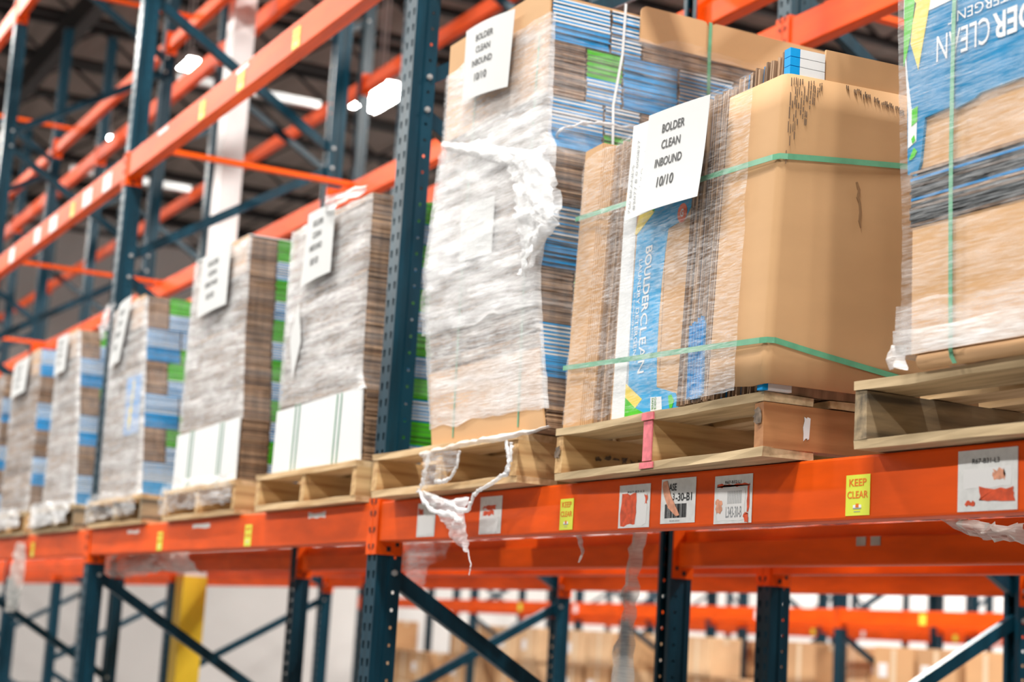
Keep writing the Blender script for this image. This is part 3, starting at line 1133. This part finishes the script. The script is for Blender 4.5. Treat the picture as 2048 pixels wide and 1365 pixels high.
crumple_sheet('film_sheet', tw([(846, 905), (900, 890), (950, 878), (1010, 868), (1105, 852)], -.095), tw([(846, 918), (900, 903), (950, 890), (1010, 883), (1105, 856)], -.095), 26, .012, FILM_R, tail, 3, 6)
crumple_sheet('film_sheet', tw([(852, 908), (846, 945), (850, 985)], -.10), tw([(922, 902), (914, 935), (878, 968)], -.10), 14, .014, FILM, tail, 5)
crumple_sheet('film_sheet', tw([(838, 975), (852, 1008), (880, 1035), (900, 1062), (903, 1078), (925, 1094), (936, 1104)], -.075), tw([(858, 985), (905, 1002), (942, 992), (930, 1040), (934, 1068), (940, 1085), (939, 1104)], -.075), 34, .013, FILM_R, tail, 6, 12)
rope('film_rope', tw([(858, 905), (850, 945), (846, 965), (838, 982), (848, 1004), (866, 1024), (900, 1030), (925, 1042)], -.105), .0085, FILM_R, tail, 1)
rope('film_rope', tw([(919, 903), (913, 935), (902, 955), (885, 965), (868, 964)], -.105), .006, FILM_R, tail, 4)
rope('film_rope', tw([(1012, 884), (1016, 905), (1018, 930), (1015, 948), (1004, 952), (985, 966), (960, 980), (948, 990), (936, 1022), (918, 1020), (890, 1003)], -.105), .007, FILM_R, tail, 7)
rope('film_rope', tw([(1022, 886), (1022, 915), (1012, 945)], -.105), .007, FILM_R, tail, 17)
rope('film_rope', tw([(936, 1100), (938, 1115), (942, 1132), (938, 1150)], -.08), .0025, FILM_R, tail, 9)


# scraps that hang under the shelf
def scrap(label, left, right, y, mt=FILM_R, amp=.02, seed=0):
    L = [at(px, py, y) for px, py in left]
    R = [at(px, py, y) for px, py in right]
    o = crumple_sheet('film_scrap', L, R, 22, amp, mt, None, seed, 7)
    tag(o, label, 'film', 'film scraps hanging under the shelf')
    return o


GREYFILM = film_mat('grey_film', .45, .4, 30)
MATS['grey_film'].node_tree.nodes['Principled BSDF'].inputs['Base Color'].default_value = (.66, .64, .60, 1)  # grey base colour for the hanging scraps
scrap('long grey strip of film hanging below the near beam', [(1276, 1052), (1262, 1120), (1250, 1190), (1248, 1240), (1235, 1300), (1222, 1400)], [(1306, 1052), (1285, 1110), (1280, 1190), (1272, 1250), (1272, 1300), (1268, 1400)], .45, GREYFILM, .018, 1)
scrap('small curled film strip hanging under the keep clear sticker', [(1152, 1066), (1158, 1090), (1163, 1108), (1157, 1124)], [(1164, 1066), (1167, 1090), (1170, 1106), (1160, 1126)], .08, GREYFILM, .004, 2)
scrap('crumpled film bunch under the beam left of the yellow column foot', [(208, 1108), (260, 1112), (320, 1108), (400, 1090)], [(212, 1150), (262, 1158), (330, 1140), (412, 1152)], .18, GREYFILM, .05, 3)
scrap('film rag hanging at the far left under the beam', [(34, 1088), (28, 1120), (15, 1170), (14, 1225)], [(54, 1086), (54, 1125), (48, 1180), (30, 1225)], -.03, GREYFILM, .02, 4)
scrap('dark film rag under the beam at the right picture edge', [(1900, 1030), (1940, 1040), (1990, 1045), (2070, 1050)], [(1925, 1068), (1960, 1076), (2000, 1085), (2070, 1088)], .5, GREYFILM, .03, 5)
scrap('hazy film sheet hanging behind the near teal upright', [(812, 1080), (808, 1120), (806, 1160), (800, 1190)], [(905, 1082), (890, 1120), (862, 1130), (845, 1190)], .75, FILM, .02, 6)

# ---- cartons standing on edge, with the big kraft cover
B = empty('carton_load', (-4.088, -.033, DECKZ), math.radians(-4.4))
tag(B, 'block of cartons standing on edge behind a large smooth kraft cover', 'carton stack', 'pallet loads of flattened cartons')


def lean(u_, v_):
    return u_ + .05 * v_ / .75


def v_sheets(u0, u1, top0, top1, seed, w0=0.0, w1=1.15, name='standing_sheets', bl=0.0, t=.0062, cols=(0, 0, 1, 1, 2)):
    rd = random.Random(seed)
    b = MB()
    n = int((u1 - u0) / t)
    th = (u1 - u0) / n
    for i in range(n):
        a = u0 + i * th
        tp = top0 + (top1 - top0) * i / n + rd.uniform(-.004, .004)
        lo = rd.uniform(0, .006)
        fw = w0 + rd.uniform(0, .012)
        mi = rd.choice(cols)
        if rd.random() < bl:
            mi = rd.choice((3, 4))
        nb = len(b.v)
        b.box(a, a + th - rd.uniform(.0004, .0012), fw, w1 - rd.uniform(0, .01), lo, tp, rd.choice((0, 1)), front=mi)
        b.v[nb:] = [(lean(p[0], p[2]), p[1], p[2]) for p in b.v[nb:]]
    o = b.build(name, SM, B, fix=False)
    o['kind'] = 'stuff'
    return o


v_sheets(.165, .285, .742, .745, 21, .01)
v_sheets(.285, .63, .742, .742, 22, .035)
v_sheets(.63, .80, .735, .735, 23, 0.0, bl=.06)
v_sheets(.80, 1.005, .752, .762, 24, .012, bl=.12, cols=(0, 0, 0, 1))
# blue lower parts of a few sheets
b = MB()
for i in range(11):
    a = .69 + i * .0068
    b.box(a, a + .003, -.003, .01, .01 + random.uniform(0, .01), .195 + random.uniform(-.01, .01), i % 2)
b.build('blue_sheet_edges', [P_BLUE2, P_BLUE], B)
# thin outer boards at the left end
b = MB()
for i, (a, c) in enumerate(((0.0, .107), (.1078, .1165), (.118, .126), (.128, .1355), (.137, .144), (.1455, .152), (.154, .162))):
    nb = len(b.v)
    b.box(a, c, .0 + i * .0012, 1.15, .0, .765 - i * .003, 0)
    b.v[nb:] = [(lean(p[0], p[2]), p[1], p[2]) for p in b.v[nb:]]
b.build('kraft_board', KRAFT, B)
# kraft cover wrapped round the near corner
CW0, CW1, CT = .795, 1.04, .007


def cov(u_, v_):
    return u_ + .048 * v_ / .7


b = MB()
path = [(CW0, -.006)] + [(CW0 + (CW1 - .02 - CW0) * i / 6, -.006) for i in range(1, 7)]
path += [(CW1 - .02 + .02 * math.sin(t), -.006 + .02 - .02 * math.cos(t)) for t in (math.pi / 8, math.pi / 4, 3 * math.pi / 8, math.pi / 2)]
path += [(CW1, .014 + (1.16 - .014) * i / 8) for i in range(1, 9)]
nv = 10
GRID = {}
for side in (0, 1):
    for i in range(len(path) - 1):
        for j in range(nv):
            qs = []
            for ii, jj in ((i, j), (i + 1, j), (i + 1, j + 1), (i, j + 1)):
                p = path[ii]
                dx = (-CT if p[1] > .004 else 0) if side else 0
                dy = (CT if p[0] < CW1 - .004 else 0) if side else 0
                top = .700 + .012 * max(0, p[1]) + .03 * max(0, (CW1 - p[0]))
                lo = .016 + .004 * math.sin(p[0] * 30)
                v_ = lo + (top - lo) * jj / nv
                pinch = sum(.003 * math.exp(-((v_ - sv) / .03) ** 2) for sv in (.512, .106)) if p[1] < .3 and p[0] > .9 else 0
                qs.append((cov(p[0] + dx, v_) - pinch, p[1] + dy + pinch * .5, v_))
            b.quad(qs if not side else qs[::-1])
            GRID[(side, i, j)] = qs
for i in range(len(path) - 1):
    for j, e in ((0, (0, 1)), (nv - 1, (3, 2))):
        o_q, i_q = GRID[(0, i, j)], GRID[(1, i, j)]
        b.quad([o_q[e[0]], o_q[e[1]], i_q[e[1]], i_q[e[0]]])
for j in range(nv):
    for i, e in ((0, (0, 3)), (len(path) - 2, (1, 2))):
        o_q, i_q = GRID[(0, i, j)], GRID[(1, i, j)]
        b.quad([o_q[e[0]], o_q[e[1]], i_q[e[1]], i_q[e[0]]])
cover = b.mesh('kraft_cover', KRAFT, fix=False)
bm = bmesh.new(); bm.from_mesh(cover)
bmesh.ops.remove_doubles(bm, verts=bm.verts, dist=1e-5)
bmesh.ops.recalc_face_normals(bm, faces=bm.faces)
bm.to_mesh(cover); bm.free()
cover.polygons.foreach_set('use_smooth', [True] * len(cover.polygons))
cover_o = link('kraft_cover', cover, B)
# scuffs and the tear on the cover's side
SCUFF = mat('scuff', (.14, .10, .075), .9)
rd = random.Random(12)
b = MB()
for i in range(15):
    w_ = .008 + .0056 * i + rd.uniform(-.001, .001)
    t0 = .694 - rd.uniform(0, .004)
    ln = max(.03, .21 - i * .014) * rd.uniform(.6, 1.1)
    for s_ in range(6):
        if rd.random() < .85:
            v1 = t0 - ln * s_ / 6
            v0 = v1 - ln / 6 * rd.uniform(.6, 1.0)
            b.box(cov(CW1, v0) + .0007, cov(CW1, v0) + .0022, w_, w_ + rd.uniform(.0007, .0016), v0, v1)
for i in range(38):
    w_ = .15 + i * .0042
    v1 = .703 - .03 * i / 38 - rd.uniform(0, .008)
    if rd.random() < .8:
        b.box(cov(CW1, v1) + .0003, cov(CW1, v1) + .0020, w_, w_ + .0014, v1 - rd.uniform(.004, .012), v1)
b.build('scuff_marks', SCUFF, cover_o)['kind'] = 'stuff'
b = MB()
tp = [(.192, .485), (.198, .468), (.196, .452), (.203, .44), (.206, .42), (.205, .40), (.212, .385), (.214, .385), (.211, .40), (.212, .42), (.209, .44), (.204, .452), (.205, .47), (.196, .487)]
b.prism(tp, lambda a, c, d: (cov(CW1, c) + .0006 + d, a, c), .0015)
b.build('tear', mat('torn_edge', (.30, .17, .08), .9), cover_o)
# taller kraft board and white print behind the cover's top edge
b = MB(); b.box(1.03, 1.036, .10, 1.15, .60, .775)
b.v = [(p[0] + .045, p[1], p[2]) for p in b.v]
b.build('kraft_board', KRAFT, B)
b = MB()
for i in range(3):
    z = .70 + i * .021
    b.box(1.06, 1.085, .005, .03, z, z + .0195, 1)
    b.box(1.06, 1.085, .03, .095, z, z + .0195, 0)
b.build('white_carton_end', [P_WHITE, P_BLUE], B)
b = MB()
b.box(1.0, 1.022, .002, .016, .002, .034, 1)
b.box(1.0, 1.024, .016, .075, .002, .034, 0)
b.build('white_carton_end', [P_WHITE, P_BLUE], B)

# printed carton face on the front
pf = MB()
pf.prism([(.262, 0), (.635, 0), (.66, .50), (.655, .60), (.29, .60)], lambda a, c, d: (a, .034 - d, c), .022)
face = pf.build('printed_carton', KRAFT, B)


def pr(name, poly, y, mt, parent=face, th=.0008):
    b = MB()
    b.prism(poly, lambda a, c, d: (a, y - d, c), th)
    return b.build(name, mt, parent)


YF = .0118
pr('white_print', [(.271, .004), (.354, .002), (.358, .10), (.352, .30), (.360, .545), (.286, .552)], YF, P_WHITE)
pr('blue_print', [(.344, .090), (.437, .040), (.403, .021), (.456, .002), (.63, .002), (.612, .037), (.511, .062), (.505, .15), (.506, .231), (.513, .331), (.535, .456), (.623, .466), (.648, .49), (.648, .56), (.44, .56), (.456, .516), (.366, .474), (.356, .30)], YF, mat('print_light_blue', (.03, .35, .66), .5, .06, (20, 20, 20), spec=.12))
pr('yellow_print', [(.344, .088), (.437, .040), (.403, .021), (.344, .054)], YF - .0004, P_YELLOW)
pr('green_print', [(.344, .053), (.403, .021), (.455, .002), (.345, .002)], YF - .0004, P_GREEN)
pr('yellow_print', [(.389, .552), (.456, .514), (.366, .473), (.352, .476)], YF - .0004, P_YELLOW)
pr('green_print', [(.392, .565), (.47, .565), (.456, .516), (.40, .545)], YF - .0004, P_GREEN)
pr('orange_badge', [(.605 + .024 * math.cos(t / 8 * math.pi), .482 + .024 * math.sin(t / 8 * math.pi)) for t in range(16)], YF - .001, P_ORANGE)
pr('safer_badge', [(.483, .040), (.540, .036), (.545, .004), (.487, .004)], YF - .001, P_WHITE)
pr('leaf_badge', [(.575, .034), (.59, .036), (.605, .02), (.597, .003), (.585, .003), (.58, .015)], YF - .001, P_GREEN)
b = MB()


def vert_text(body, u0, v0, v1, size, tilt, mi=0, weight=.0):
    """runs downwards: letters' tops face right"""
    add_text(b, body, lambda a, c: (u0 + tilt * a + c * size, YF - .0018, v0 + (v1 - v0) * a), mi, weight)


vert_text('BOULDER', .421, .430, .262, .036, -.010, 0, .02)
vert_text('CLEAN', .411, .259, .107, .036, -.006)
vert_text('LAUNDRY DETERGENT', .387, .402, .138, .018, -.012)
vert_text('3X CONCENTRATED', .366, .320, .200, .009, -.004)
for i, wd in enumerate(('SAFER', 'CHOICE')):
    add_text(b, wd, lambda a, c, i=i: (.492 + i * .014 + c * .010, YF - .0026, .037 - a * .03), 1, .02)
add_text(b, 'G', lambda a, c: (.597 + a * .016, YF - .0026, .472 + c * .02), 0, .03)
b.build('lettering', [P_WHITE, P_GREEN2], face, fix=False)
pr('kraft_inner', [(.512, .064), (.636, .04), (.652, .46), (.536, .456), (.514, .331), (.507, .231), (.506, .15)], YF + .0002, KRAFT)
b = MB(); b.box(.524, .5245, YF - .0012, YF, .1, .42); b.build('fold_crease', EDGE_C, face)

BLt = ((0, .0), (.765, .05))
BRt = ((0, .955), (.765, .985))
# film over the front only
vs, fs = [], []
nu, nv = 46, 40
for j in range(nv + 1):
    v_ = .005 + .728 * j / nv
    for i in range(nu + 1):
        u_ = -.004 + (.936 - -.004) * i / nu + .05 * v_ / .75 * (1 - i / nu * .3)
        q = Vector((u_ * 14, 0, v_ * 5))
        y_ = -.018 - abs(noise.noise(q)) * .008 - .004 * noise.noise(q * 3)
        if i < 2:
            y_ += .05 * (2 - i)
        vs.append((u_, y_, v_ + (.012 * noise.noise(Vector((u_ * 17, 4, 0))) if j in (0, nv) else 0)))
for j in range(nv):
    for i in range(nu):
        fs.append((j * (nu + 1) + i, j * (nu + 1) + i + 1, (j + 1) * (nu + 1) + i + 1, (j + 1) * (nu + 1) + i))
me = bpy.data.meshes.new('stretch_wrap')
me.from_pydata(vs, [], fs)
me.materials.append(FILM_L)
me.polygons.foreach_set('use_smooth', [True] * len(fs))
link('stretch_wrap', me, B)
# straps round the block
for v0, v1, v2 in ((.575, .514, .545), (.165, .108, .06)):
    b = MB()
    ribbon(b, [(lean(0, v0) - .004, -.012, v0), (lean(.35, v0), -.0135, v0 + (v1 - v0) * .36), (lean(.78, v0), -.0135, v0 + (v1 - v0) * .76), (cov(CW1 - .02, v1) - .002, -.0115, v1)], (0, 0, .0065))
    ribbon(b, [(cov(CW1 - .02, v1) - .002, -.0115, v1), (cov(CW1 - .005, v1) + .002, -.0035, v1), (cov(CW1, v1) + .003, .012, v1)], (0, 0, .0065))
    ribbon(b, [(cov(CW1, v1) + .003, .012, v1), (cov(CW1, v1) + .0025, .10, v1 + (v2 - v1) * .28), (cov(CW1, v2) + .0025, .36, v2), (cov(CW1, v2) + .0025, 1.15, v2)], (0, 0, .0065), n=(1, 0, 0))
    b.build('strap', STRAP, B, fix=False)
# waybill behind the notice
wb = MB()
wb.prism([(.375, .50), (.53, .50), (.545, .735), (.40, .745)], lambda a, c, d: (a, -.030 - d, c), .0012)
way = wb.build('shipping_label', LABEL, B)
way['label'] = 'faded shipping label behind the notice'
b = MB()
for i, (bd, t0, t1) in enumerate((('750 BRANDS', .515, .64), ('83077 8 0 000827', .52, .70), ('270 1 KG', .525, .62), ('15Y', .66, .69))):
    add_text(b, bd, lambda a, c, i=i, t0=t0, t1=t1: (.405 + i * .026 - c * .013 + a * .012, -.0325, t0 + (t1 - t0) * a), 0, .0)
b.build('lettering', INK_GREY, way, fix=False)
paper_sign(B, ((.497, .747), (.807, .72), (.787, .476), (.469, .494)), -.038, .004, lab='white printed notice reading BOLDER CLEAN INBOUND 10/10', heavy=.014, curl=.012)

# ---- load at the right picture edge
C = empty('carton_load', (-2.62, -.08, DECKZ), 0)
tag(C, 'film-wrapped load with an upside-down blue BOULDERCLEAN carton at the right edge', 'carton stack', 'pallet loads of flattened cartons')
LC = ((0, .0), (.28, -.002), (.40, -.012), (.78, -.034), (1.3, -.04))
RC = ((0, .82), (.40, .81), (1.3, .80))
for i, (v0, v1, kd) in enumerate(((.03, .285, 'brown'), (.285, .40, 'blue'), (.40, .80, 'brown'), (.80, 1.28, 'bs'))):
    bundle(C, v0, v1, .012 if i != 1 else .0, 1.15, kd, LC, RC, 700 + i)
pn = MB(); pn.prism([(.004, .03), (.82, .03), (.81, .285), (-.001, .285)], lambda a, c, d: (a, .010 - d, c), .012)
pn.build('kraft_panel', KRAFT, C)
pn = MB(); pn.prism([(-.008, .402), (.81, .402), (.80, .80), (-.03, .80)], lambda a, c, d: (a, .010 - d, c), .010)
pn.build('kraft_panel', KRAFT, C)
DK = mat('board_edge_slate', (.05, .058, .065), .8, .5, (10, 10, 160))
pn = MB()
rd = random.Random(44)
for i in range(17):
    z = .287 + i * .0066
    pn.box(-.006, .81, -.004 + rd.uniform(-.003, .003), .002, z, z + .0054, rd.choice((0, 0, 0, 1, 2, 3)))
o = pn.build('sheet_edges', [DK, EDGE_B, EDGE_C, P_BLUE2], C)
o['kind'] = 'stuff'
rl = MB(); rl.tube([(.02, .012, .016), (.83, .012, .016)], .0165, 14)
rl.build('rolled_kraft_edge', KRAFT, C, smooth=True)
pc = MB()
pc.prism([(-.014, .396), (.012, .388), (.024, .415), (.034, .503), (.105, .508), (.12, .50), (.175, .508), (.19, .515), (.30, .517), (.32, .508), (.80, .52), (.80, 1.02), (-.04, 1.02)], lambda a, c, d: (a, -.0005 - d, c), .006)
car = pc.build('printed_carton', mat('print_deep_blue', (.001, .21, .44), .5, .08, (9, 9, 4), spec=.12), C)
YC = -.0066
pr('white_print', [(-.036, .728), (.05, .724), (.14, .727), (.80, .74), (.80, .95), (-.038, .95)], YC, P_WHITE, car)
pr('white_print', [(-.0345, .69), (-.020, .60), (-.006, .53), (.012, .53), (.010, .46), (-.014, .45), (-.016, .52)], YC, P_WHITE, car)
pr('green_print', [(-.035, .80), (.002, .75), (-.022, .655), (-.033, .625)], YC - .0004, P_GREEN, car)
pr('yellow_print', [(-.002, .765), (.044, .745), (.012, .608), (-.013, .67)], YC - .0004, P_YELLOW, car)
pr('safer_badge', [(-.004, .528), (.013, .532), (.012, .500), (-.004, .494)], YC - .0006, P_GREEN, car)
pr('leaf_badge', [(-.010, .425), (.004, .448), (.014, .438), (.006, .428), (-.004, .424)], YC - .0006, P_GREEN, car)
pr('leaf_badge', [(-.004, .467), (.004, .474), (.008, .462), (.0, .456)], YC - .0006, P_GREEN, car)
b = MB()


def flip_text(body, u_right, u_left, v_bot, v_top, mi=0, weight=0.0):
    """upside down: starts at the right, letter tops point down"""
    add_text(b, body, lambda a, c: (u_right + (u_left - u_right) * a, YC - .0016, v_top + (v_bot - v_top) * c), mi, weight)


flip_text('CLEAN', .215, .066, .608, .662, 0, .0)
flip_text('BOULDER', .485, .222, .608, .662, 0, .025)
flip_text('LAUNDRY DETERGENT', .50, .098, .676, .698)
b.build('lettering', P_WHITE, car, fix=False)
film(C, LC, RC, 1.15, .03, 1.25, FILM_C, off=.014, amp=.006, seed=31)
film(C, LC, RC, 1.15, .025, .13, FILM, off=.021, amp=.006, seed=37, ragged_top=.02)
film(C, LC, RC, 1.15, .025, .075, FILM_H, off=.024, amp=.006, seed=38, ragged_top=.01)
strap_front(C, [.128 - .01 * math.sin(v * 3) for v in VS], VS, -.012, .0055)
strap_front(C, (.122, .126, .135), (.028, .012, -.002), -.008, .0055)
crumple_sheet('torn_wrap', [(-.03, -.02, .05), (-.045, -.02, .02), (-.03, -.02, -.002)], [(.02, -.02, .045), (.01, -.02, .02), (.015, -.02, -.002)], 8, .012, FILM_R, C, 3)


# ---- unseen loads added past the right edge to keep light off the rear beams
for i, x in enumerate((-1.36, -.16)):
    lt, rt = ((0, 0), (1.2, -.01)), ((0, .92), (1.2, .90))
    r = carton_load(x, -.03, 0, [(.2 * j, .2 * j + .2, ((0, 1.15, ('brown', 'bs', 'gs')[(i + j) % 3]),)) for j in range(6)], lt, rt, 'added film-wrapped stack blocking light, %s past the right picture edge' % ('first', 'second')[i], 60 + i)
    film(r, lt, rt, DEPTH, 0, 1.19, FILM_H, seed=80 + i)
    pallet(x - .05, -.05, 0, 'added unseen wooden pallet, %s past the right picture edge' % ('first', 'second')[i])

# ---- blurred loads to the left of the near upright
def plain_layers(h, n, first=0, col=None):
    out = []
    for i in range(n):
        segs = col if col else (EVEN if (i + first) % 2 == 0 else ODD)
        out.append((h * i / n, h * (i + 1) / n, segs))
    return out


BG = ((0, .125, 'brown'), (.125, .36, 'gs'), (.36, .8, 'bs'), (.8, 1.15, 'brown'))
far = [
    # x, y, width, height, layers, lean top, label, white base, sign corners
    (-6.435, .0, .87, .985, plain_layers(.985, 6, col=((0, .14, 'brown'), (.14, .34, 'gs'), (.34, .7, 'bs'), (.7, 1.15, 'gs'))), ((0, 0), (.3, .0), (.985, -.01)), ((0, .877), (.25, .855), (.32, .80), (.985, .775)), 'grey film-wrapped stack just left of the near teal upright, white board at its foot', True),
    (-7.76, .0, .87, 1.06, plain_layers(1.06, 6, col=BG), ((0, 0), (1.06, .015)), ((0, .875), (.28, .86), (.6, .80), (1.06, .77)), 'second film-wrapped stack left of the near upright, green carton ends and white foot', True),
    (-9.10, .0, .78, 1.03, plain_layers(1.03, 6, 1), ((0, -.02), (.5, -.05), (1.03, -.09)), ((0, .76), (1.03, .53)), 'third stack left of the near upright, crumpled white film and blue layers', False),
    (-10.42, .0, .78, 1.03, plain_layers(1.03, 6, 1), ((0, 0), (1.03, 0)), ((0, .76), (.5, .65), (1.03, .47)), 'fourth stack left of the near upright, narrow grey front and blue layers', False),
    (-11.66, .0, .78, 1.03, plain_layers(1.03, 6, 0), ((0, 0), (1.03, .02)), ((0, .82), (1.03, .74)), 'fifth blurred stack left of the near upright, with white notice', False),
    (-12.93, .0, .90, .98, plain_layers(.98, 6, 1), ((0, 0), (.98, 0)), ((0, .95), (.98, .92)), 'blurred stack of blue and green cartons at the left picture edge', False),
]
S_OFF = {0: ((.22, 1.0), (.50, .995), (.50, .73), (.19, .715)), 1: ((.20, 1.05), (.60, 1.05), (.60, .78), (.19, .77)), 2: ((.12, 1.03), (.36, 1.05), (.22, .72), (.02, .70)), 3: ((.06, 1.02), (.34, 1.02), (.32, .80), (.05, .79)), 4: ((.10, .98), (.55, 1.0), (.50, .78), (.08, .76))}
for i, (x, y, w, h, ly, Lt, Rt, lb, white) in enumerate(far):
    r = carton_load(x, y, 0, ly, Lt, Rt, lb, 20 + i)
    film(r, Lt, Rt, DEPTH, .0 if i > 1 else .26, h - .01, FILM_H if i < 4 else FILM, seed=50 + i, amp=.012, ragged_top=.012, side_to=1.0 if i > 1 else .25)
    if white:
        b = MB()
        b.prism([(lerp_tab(Lt, 0) - .01, .0), (lerp_tab(Rt, 0), .004), (lerp_tab(Rt, .27) + .01, .265), (lerp_tab(Lt, .26) - .006, .25)], lambda a, c, d: (a, -.006 - d, c), .006)
        b.build('white_board', P_WHITE, r)
        for u0 in (.20, .24, .62, .66):
            b = MB()
            ribbon(b, [(u0 * w / .87, -.0135, .004), (u0 * w / .87 + .01, -.0135, .26)], (.004, 0, 0))
            b.build('strap', STRAP, r, fix=False)
    if i == 0:
        b = MB()
        b.prism([(.165, .66), (.22, .50), (.16, .36), (.10, .52)], lambda a, c, d: (a, -.020 - d, c), .001)
        b.build('white_sheet', PAPER, r)
        top = MB(); top.prism([(.30, .985), (.30, 1.03), (.34, 1.045), (1.1, 1.045), (1.15, 1.03), (1.15, .985)], lambda a, c, d: (.30 + d, a, c), .46)
        top.build('carton_bundle', EDGE_B, r)
        crumple_sheet('torn_wrap', [(.40, -.03, 1.03), (.42, -.03, .96)], [(.80, -.01, 1.0), (.78, -.03, .97)], 10, .02, FILM_R, r, 2)
    if i in (1, 2, 3, 4):
        b = MB(); b.box(lerp_tab(Rt, h) - .22, lerp_tab(Rt, h) - .005, -.007, -.001, h - .16, h + .004)
        b.build('kraft_panel', KRAFT, r)
    if i == 1:
        b = MB()
        b.box(lerp_tab(Lt, h), lerp_tab(Rt, h), -.006, 1.1, h, h + .006)
        b.build('top_sheet', P_WHITE, r)
    if i in S_OFF:
        paper_sign(r, S_OFF[i], -.030, .006, lab='white printed notice reading BOLDER CLEAN INBOUND 10/10')
    if i == 2:
        for v0, v1 in ((.32, .62),):
            b = MB(); b.prism([(.36, v0), (.64, v0), (.62, v1), (.34, v1)], lambda a, c, d: (a, -.006 - d, c), .002)
            o = b.build('printed_carton', P_BLUE, r)
            b = MB(); b.prism([(.44, v0 + .02), (.47, v0 + .02), (.50, v1 - .02), (.47, v1 - .02)], lambda a, c, d: (a, -.0085 - d, c), .001)
            b.build('yellow_print', P_YELLOW, o)
        crumple_sheet('torn_wrap', [(-.06, -.04, 1.02), (-.09, -.05, .93), (-.08, -.04, .86)], [(.06, -.03, 1.05), (.02, -.04, .95), (.0, -.03, .87)], 10, .03, FILM_R, r, 5)
    if i in (1, 2, 3, 4, 5):
        # skirt of bunched film over the pallet
        crumple_sheet('torn_wrap', [(-.02, -.05, .03), (-.03, -.06, -.12)], [(w + .12, -.05, .02), (w + .13, -.06, -.10)], 9, .025, FILM if i < 3 else FILM_R, r, i * 3, 26)

# ------------------------------------------------------------------ cartons on the floor of the far racks
KR2 = mat('carton_brown', (.50, .30, .15), .8, .12, (2, 2, 2))
KR3 = mat('carton_tan', (.62, .42, .24), .8, .10, (2, 2, 2))
TAPE = mat('packing_tape', (.68, .55, .38), .4)


def carton_mesh(mt):
    b = MB()
    b.box(-.26, .26, -.2, .2, 0, .42)
    return bevel_mesh(b.mesh('carton_body', mt), .006)


CB = [carton_mesh(KR2), carton_mesh(KR3), carton_mesh(KRAFT)]
tb = MB(); tb.box(-.262, .262, -.03, .03, .35, .4215); tb.box(-.03, .03, -.2025, -.2005, .02, .40)
TP = tb.mesh('tape', TAPE)
sb = MB(); sb.box(-.20, -.08, -.2028, -.2008, .14, .27)
SLB = sb.mesh('shipping_label', P_WHITE)
rd = random.Random(9)
for row, yy in ((2, 8.55), (3, 10.15)):
    for k in range(-1, -6, -1):
        for s_ in range(6):
            x = fx(k) + PW + .36 + s_ * .605
            nlay = rd.choice((4, 4, 4, 4, 3)) if row == 2 else 4
            if rd.random() < .05:
                continue
            for l_ in range(nlay):
                z = l_ * .423
                if l_ < nlay - 2:
                    continue
                p = (x, yy, z)
                if not in_view([p, (x, yy, z + .36)], 60):
                    continue
                r = empty('carton', (x + rd.uniform(-.02, .02), yy + rd.uniform(-.03, .03), z), rd.uniform(-.05, .05))
                link('carton_body', rd.choice(CB), r)
                link('tape', TP, r)
                if rd.random() < .5:
                    link('shipping_label', SLB, r)
                tag(r, 'blurred brown carton, %s tier, %s stack of the %s bay, %s' % ('topmost' if l_ == nlay - 1 else 'second', WHICH[s_], ORD[k + 2], ROWN[row]), 'carton', 'brown cartons under the far racks, row %d' % row)
            # the tiers below are out of sight: one pallet-sized stand carries the upper cartons
            h0 = (nlay - 2) * .423
            b = MB()
            b.box(-.29, .29, -.22, .22, 0, .12)
            b.box(-.28, .28, -.21, .21, .12, h0 - .002)
            if in_view([(x, yy, h0), (x, yy, h0 - .2)], 60):
                o = b.build('carton_tier', KR2)
                o.location = (x, yy, 0)
                tag(o, 'lower tier of brown cartons, %s stack of the %s bay, %s' % (WHICH[s_], ORD[k + 2], ROWN[row]), 'carton tier', 'lower carton tiers, row %d' % row)
bpy.context.view_layer.update()
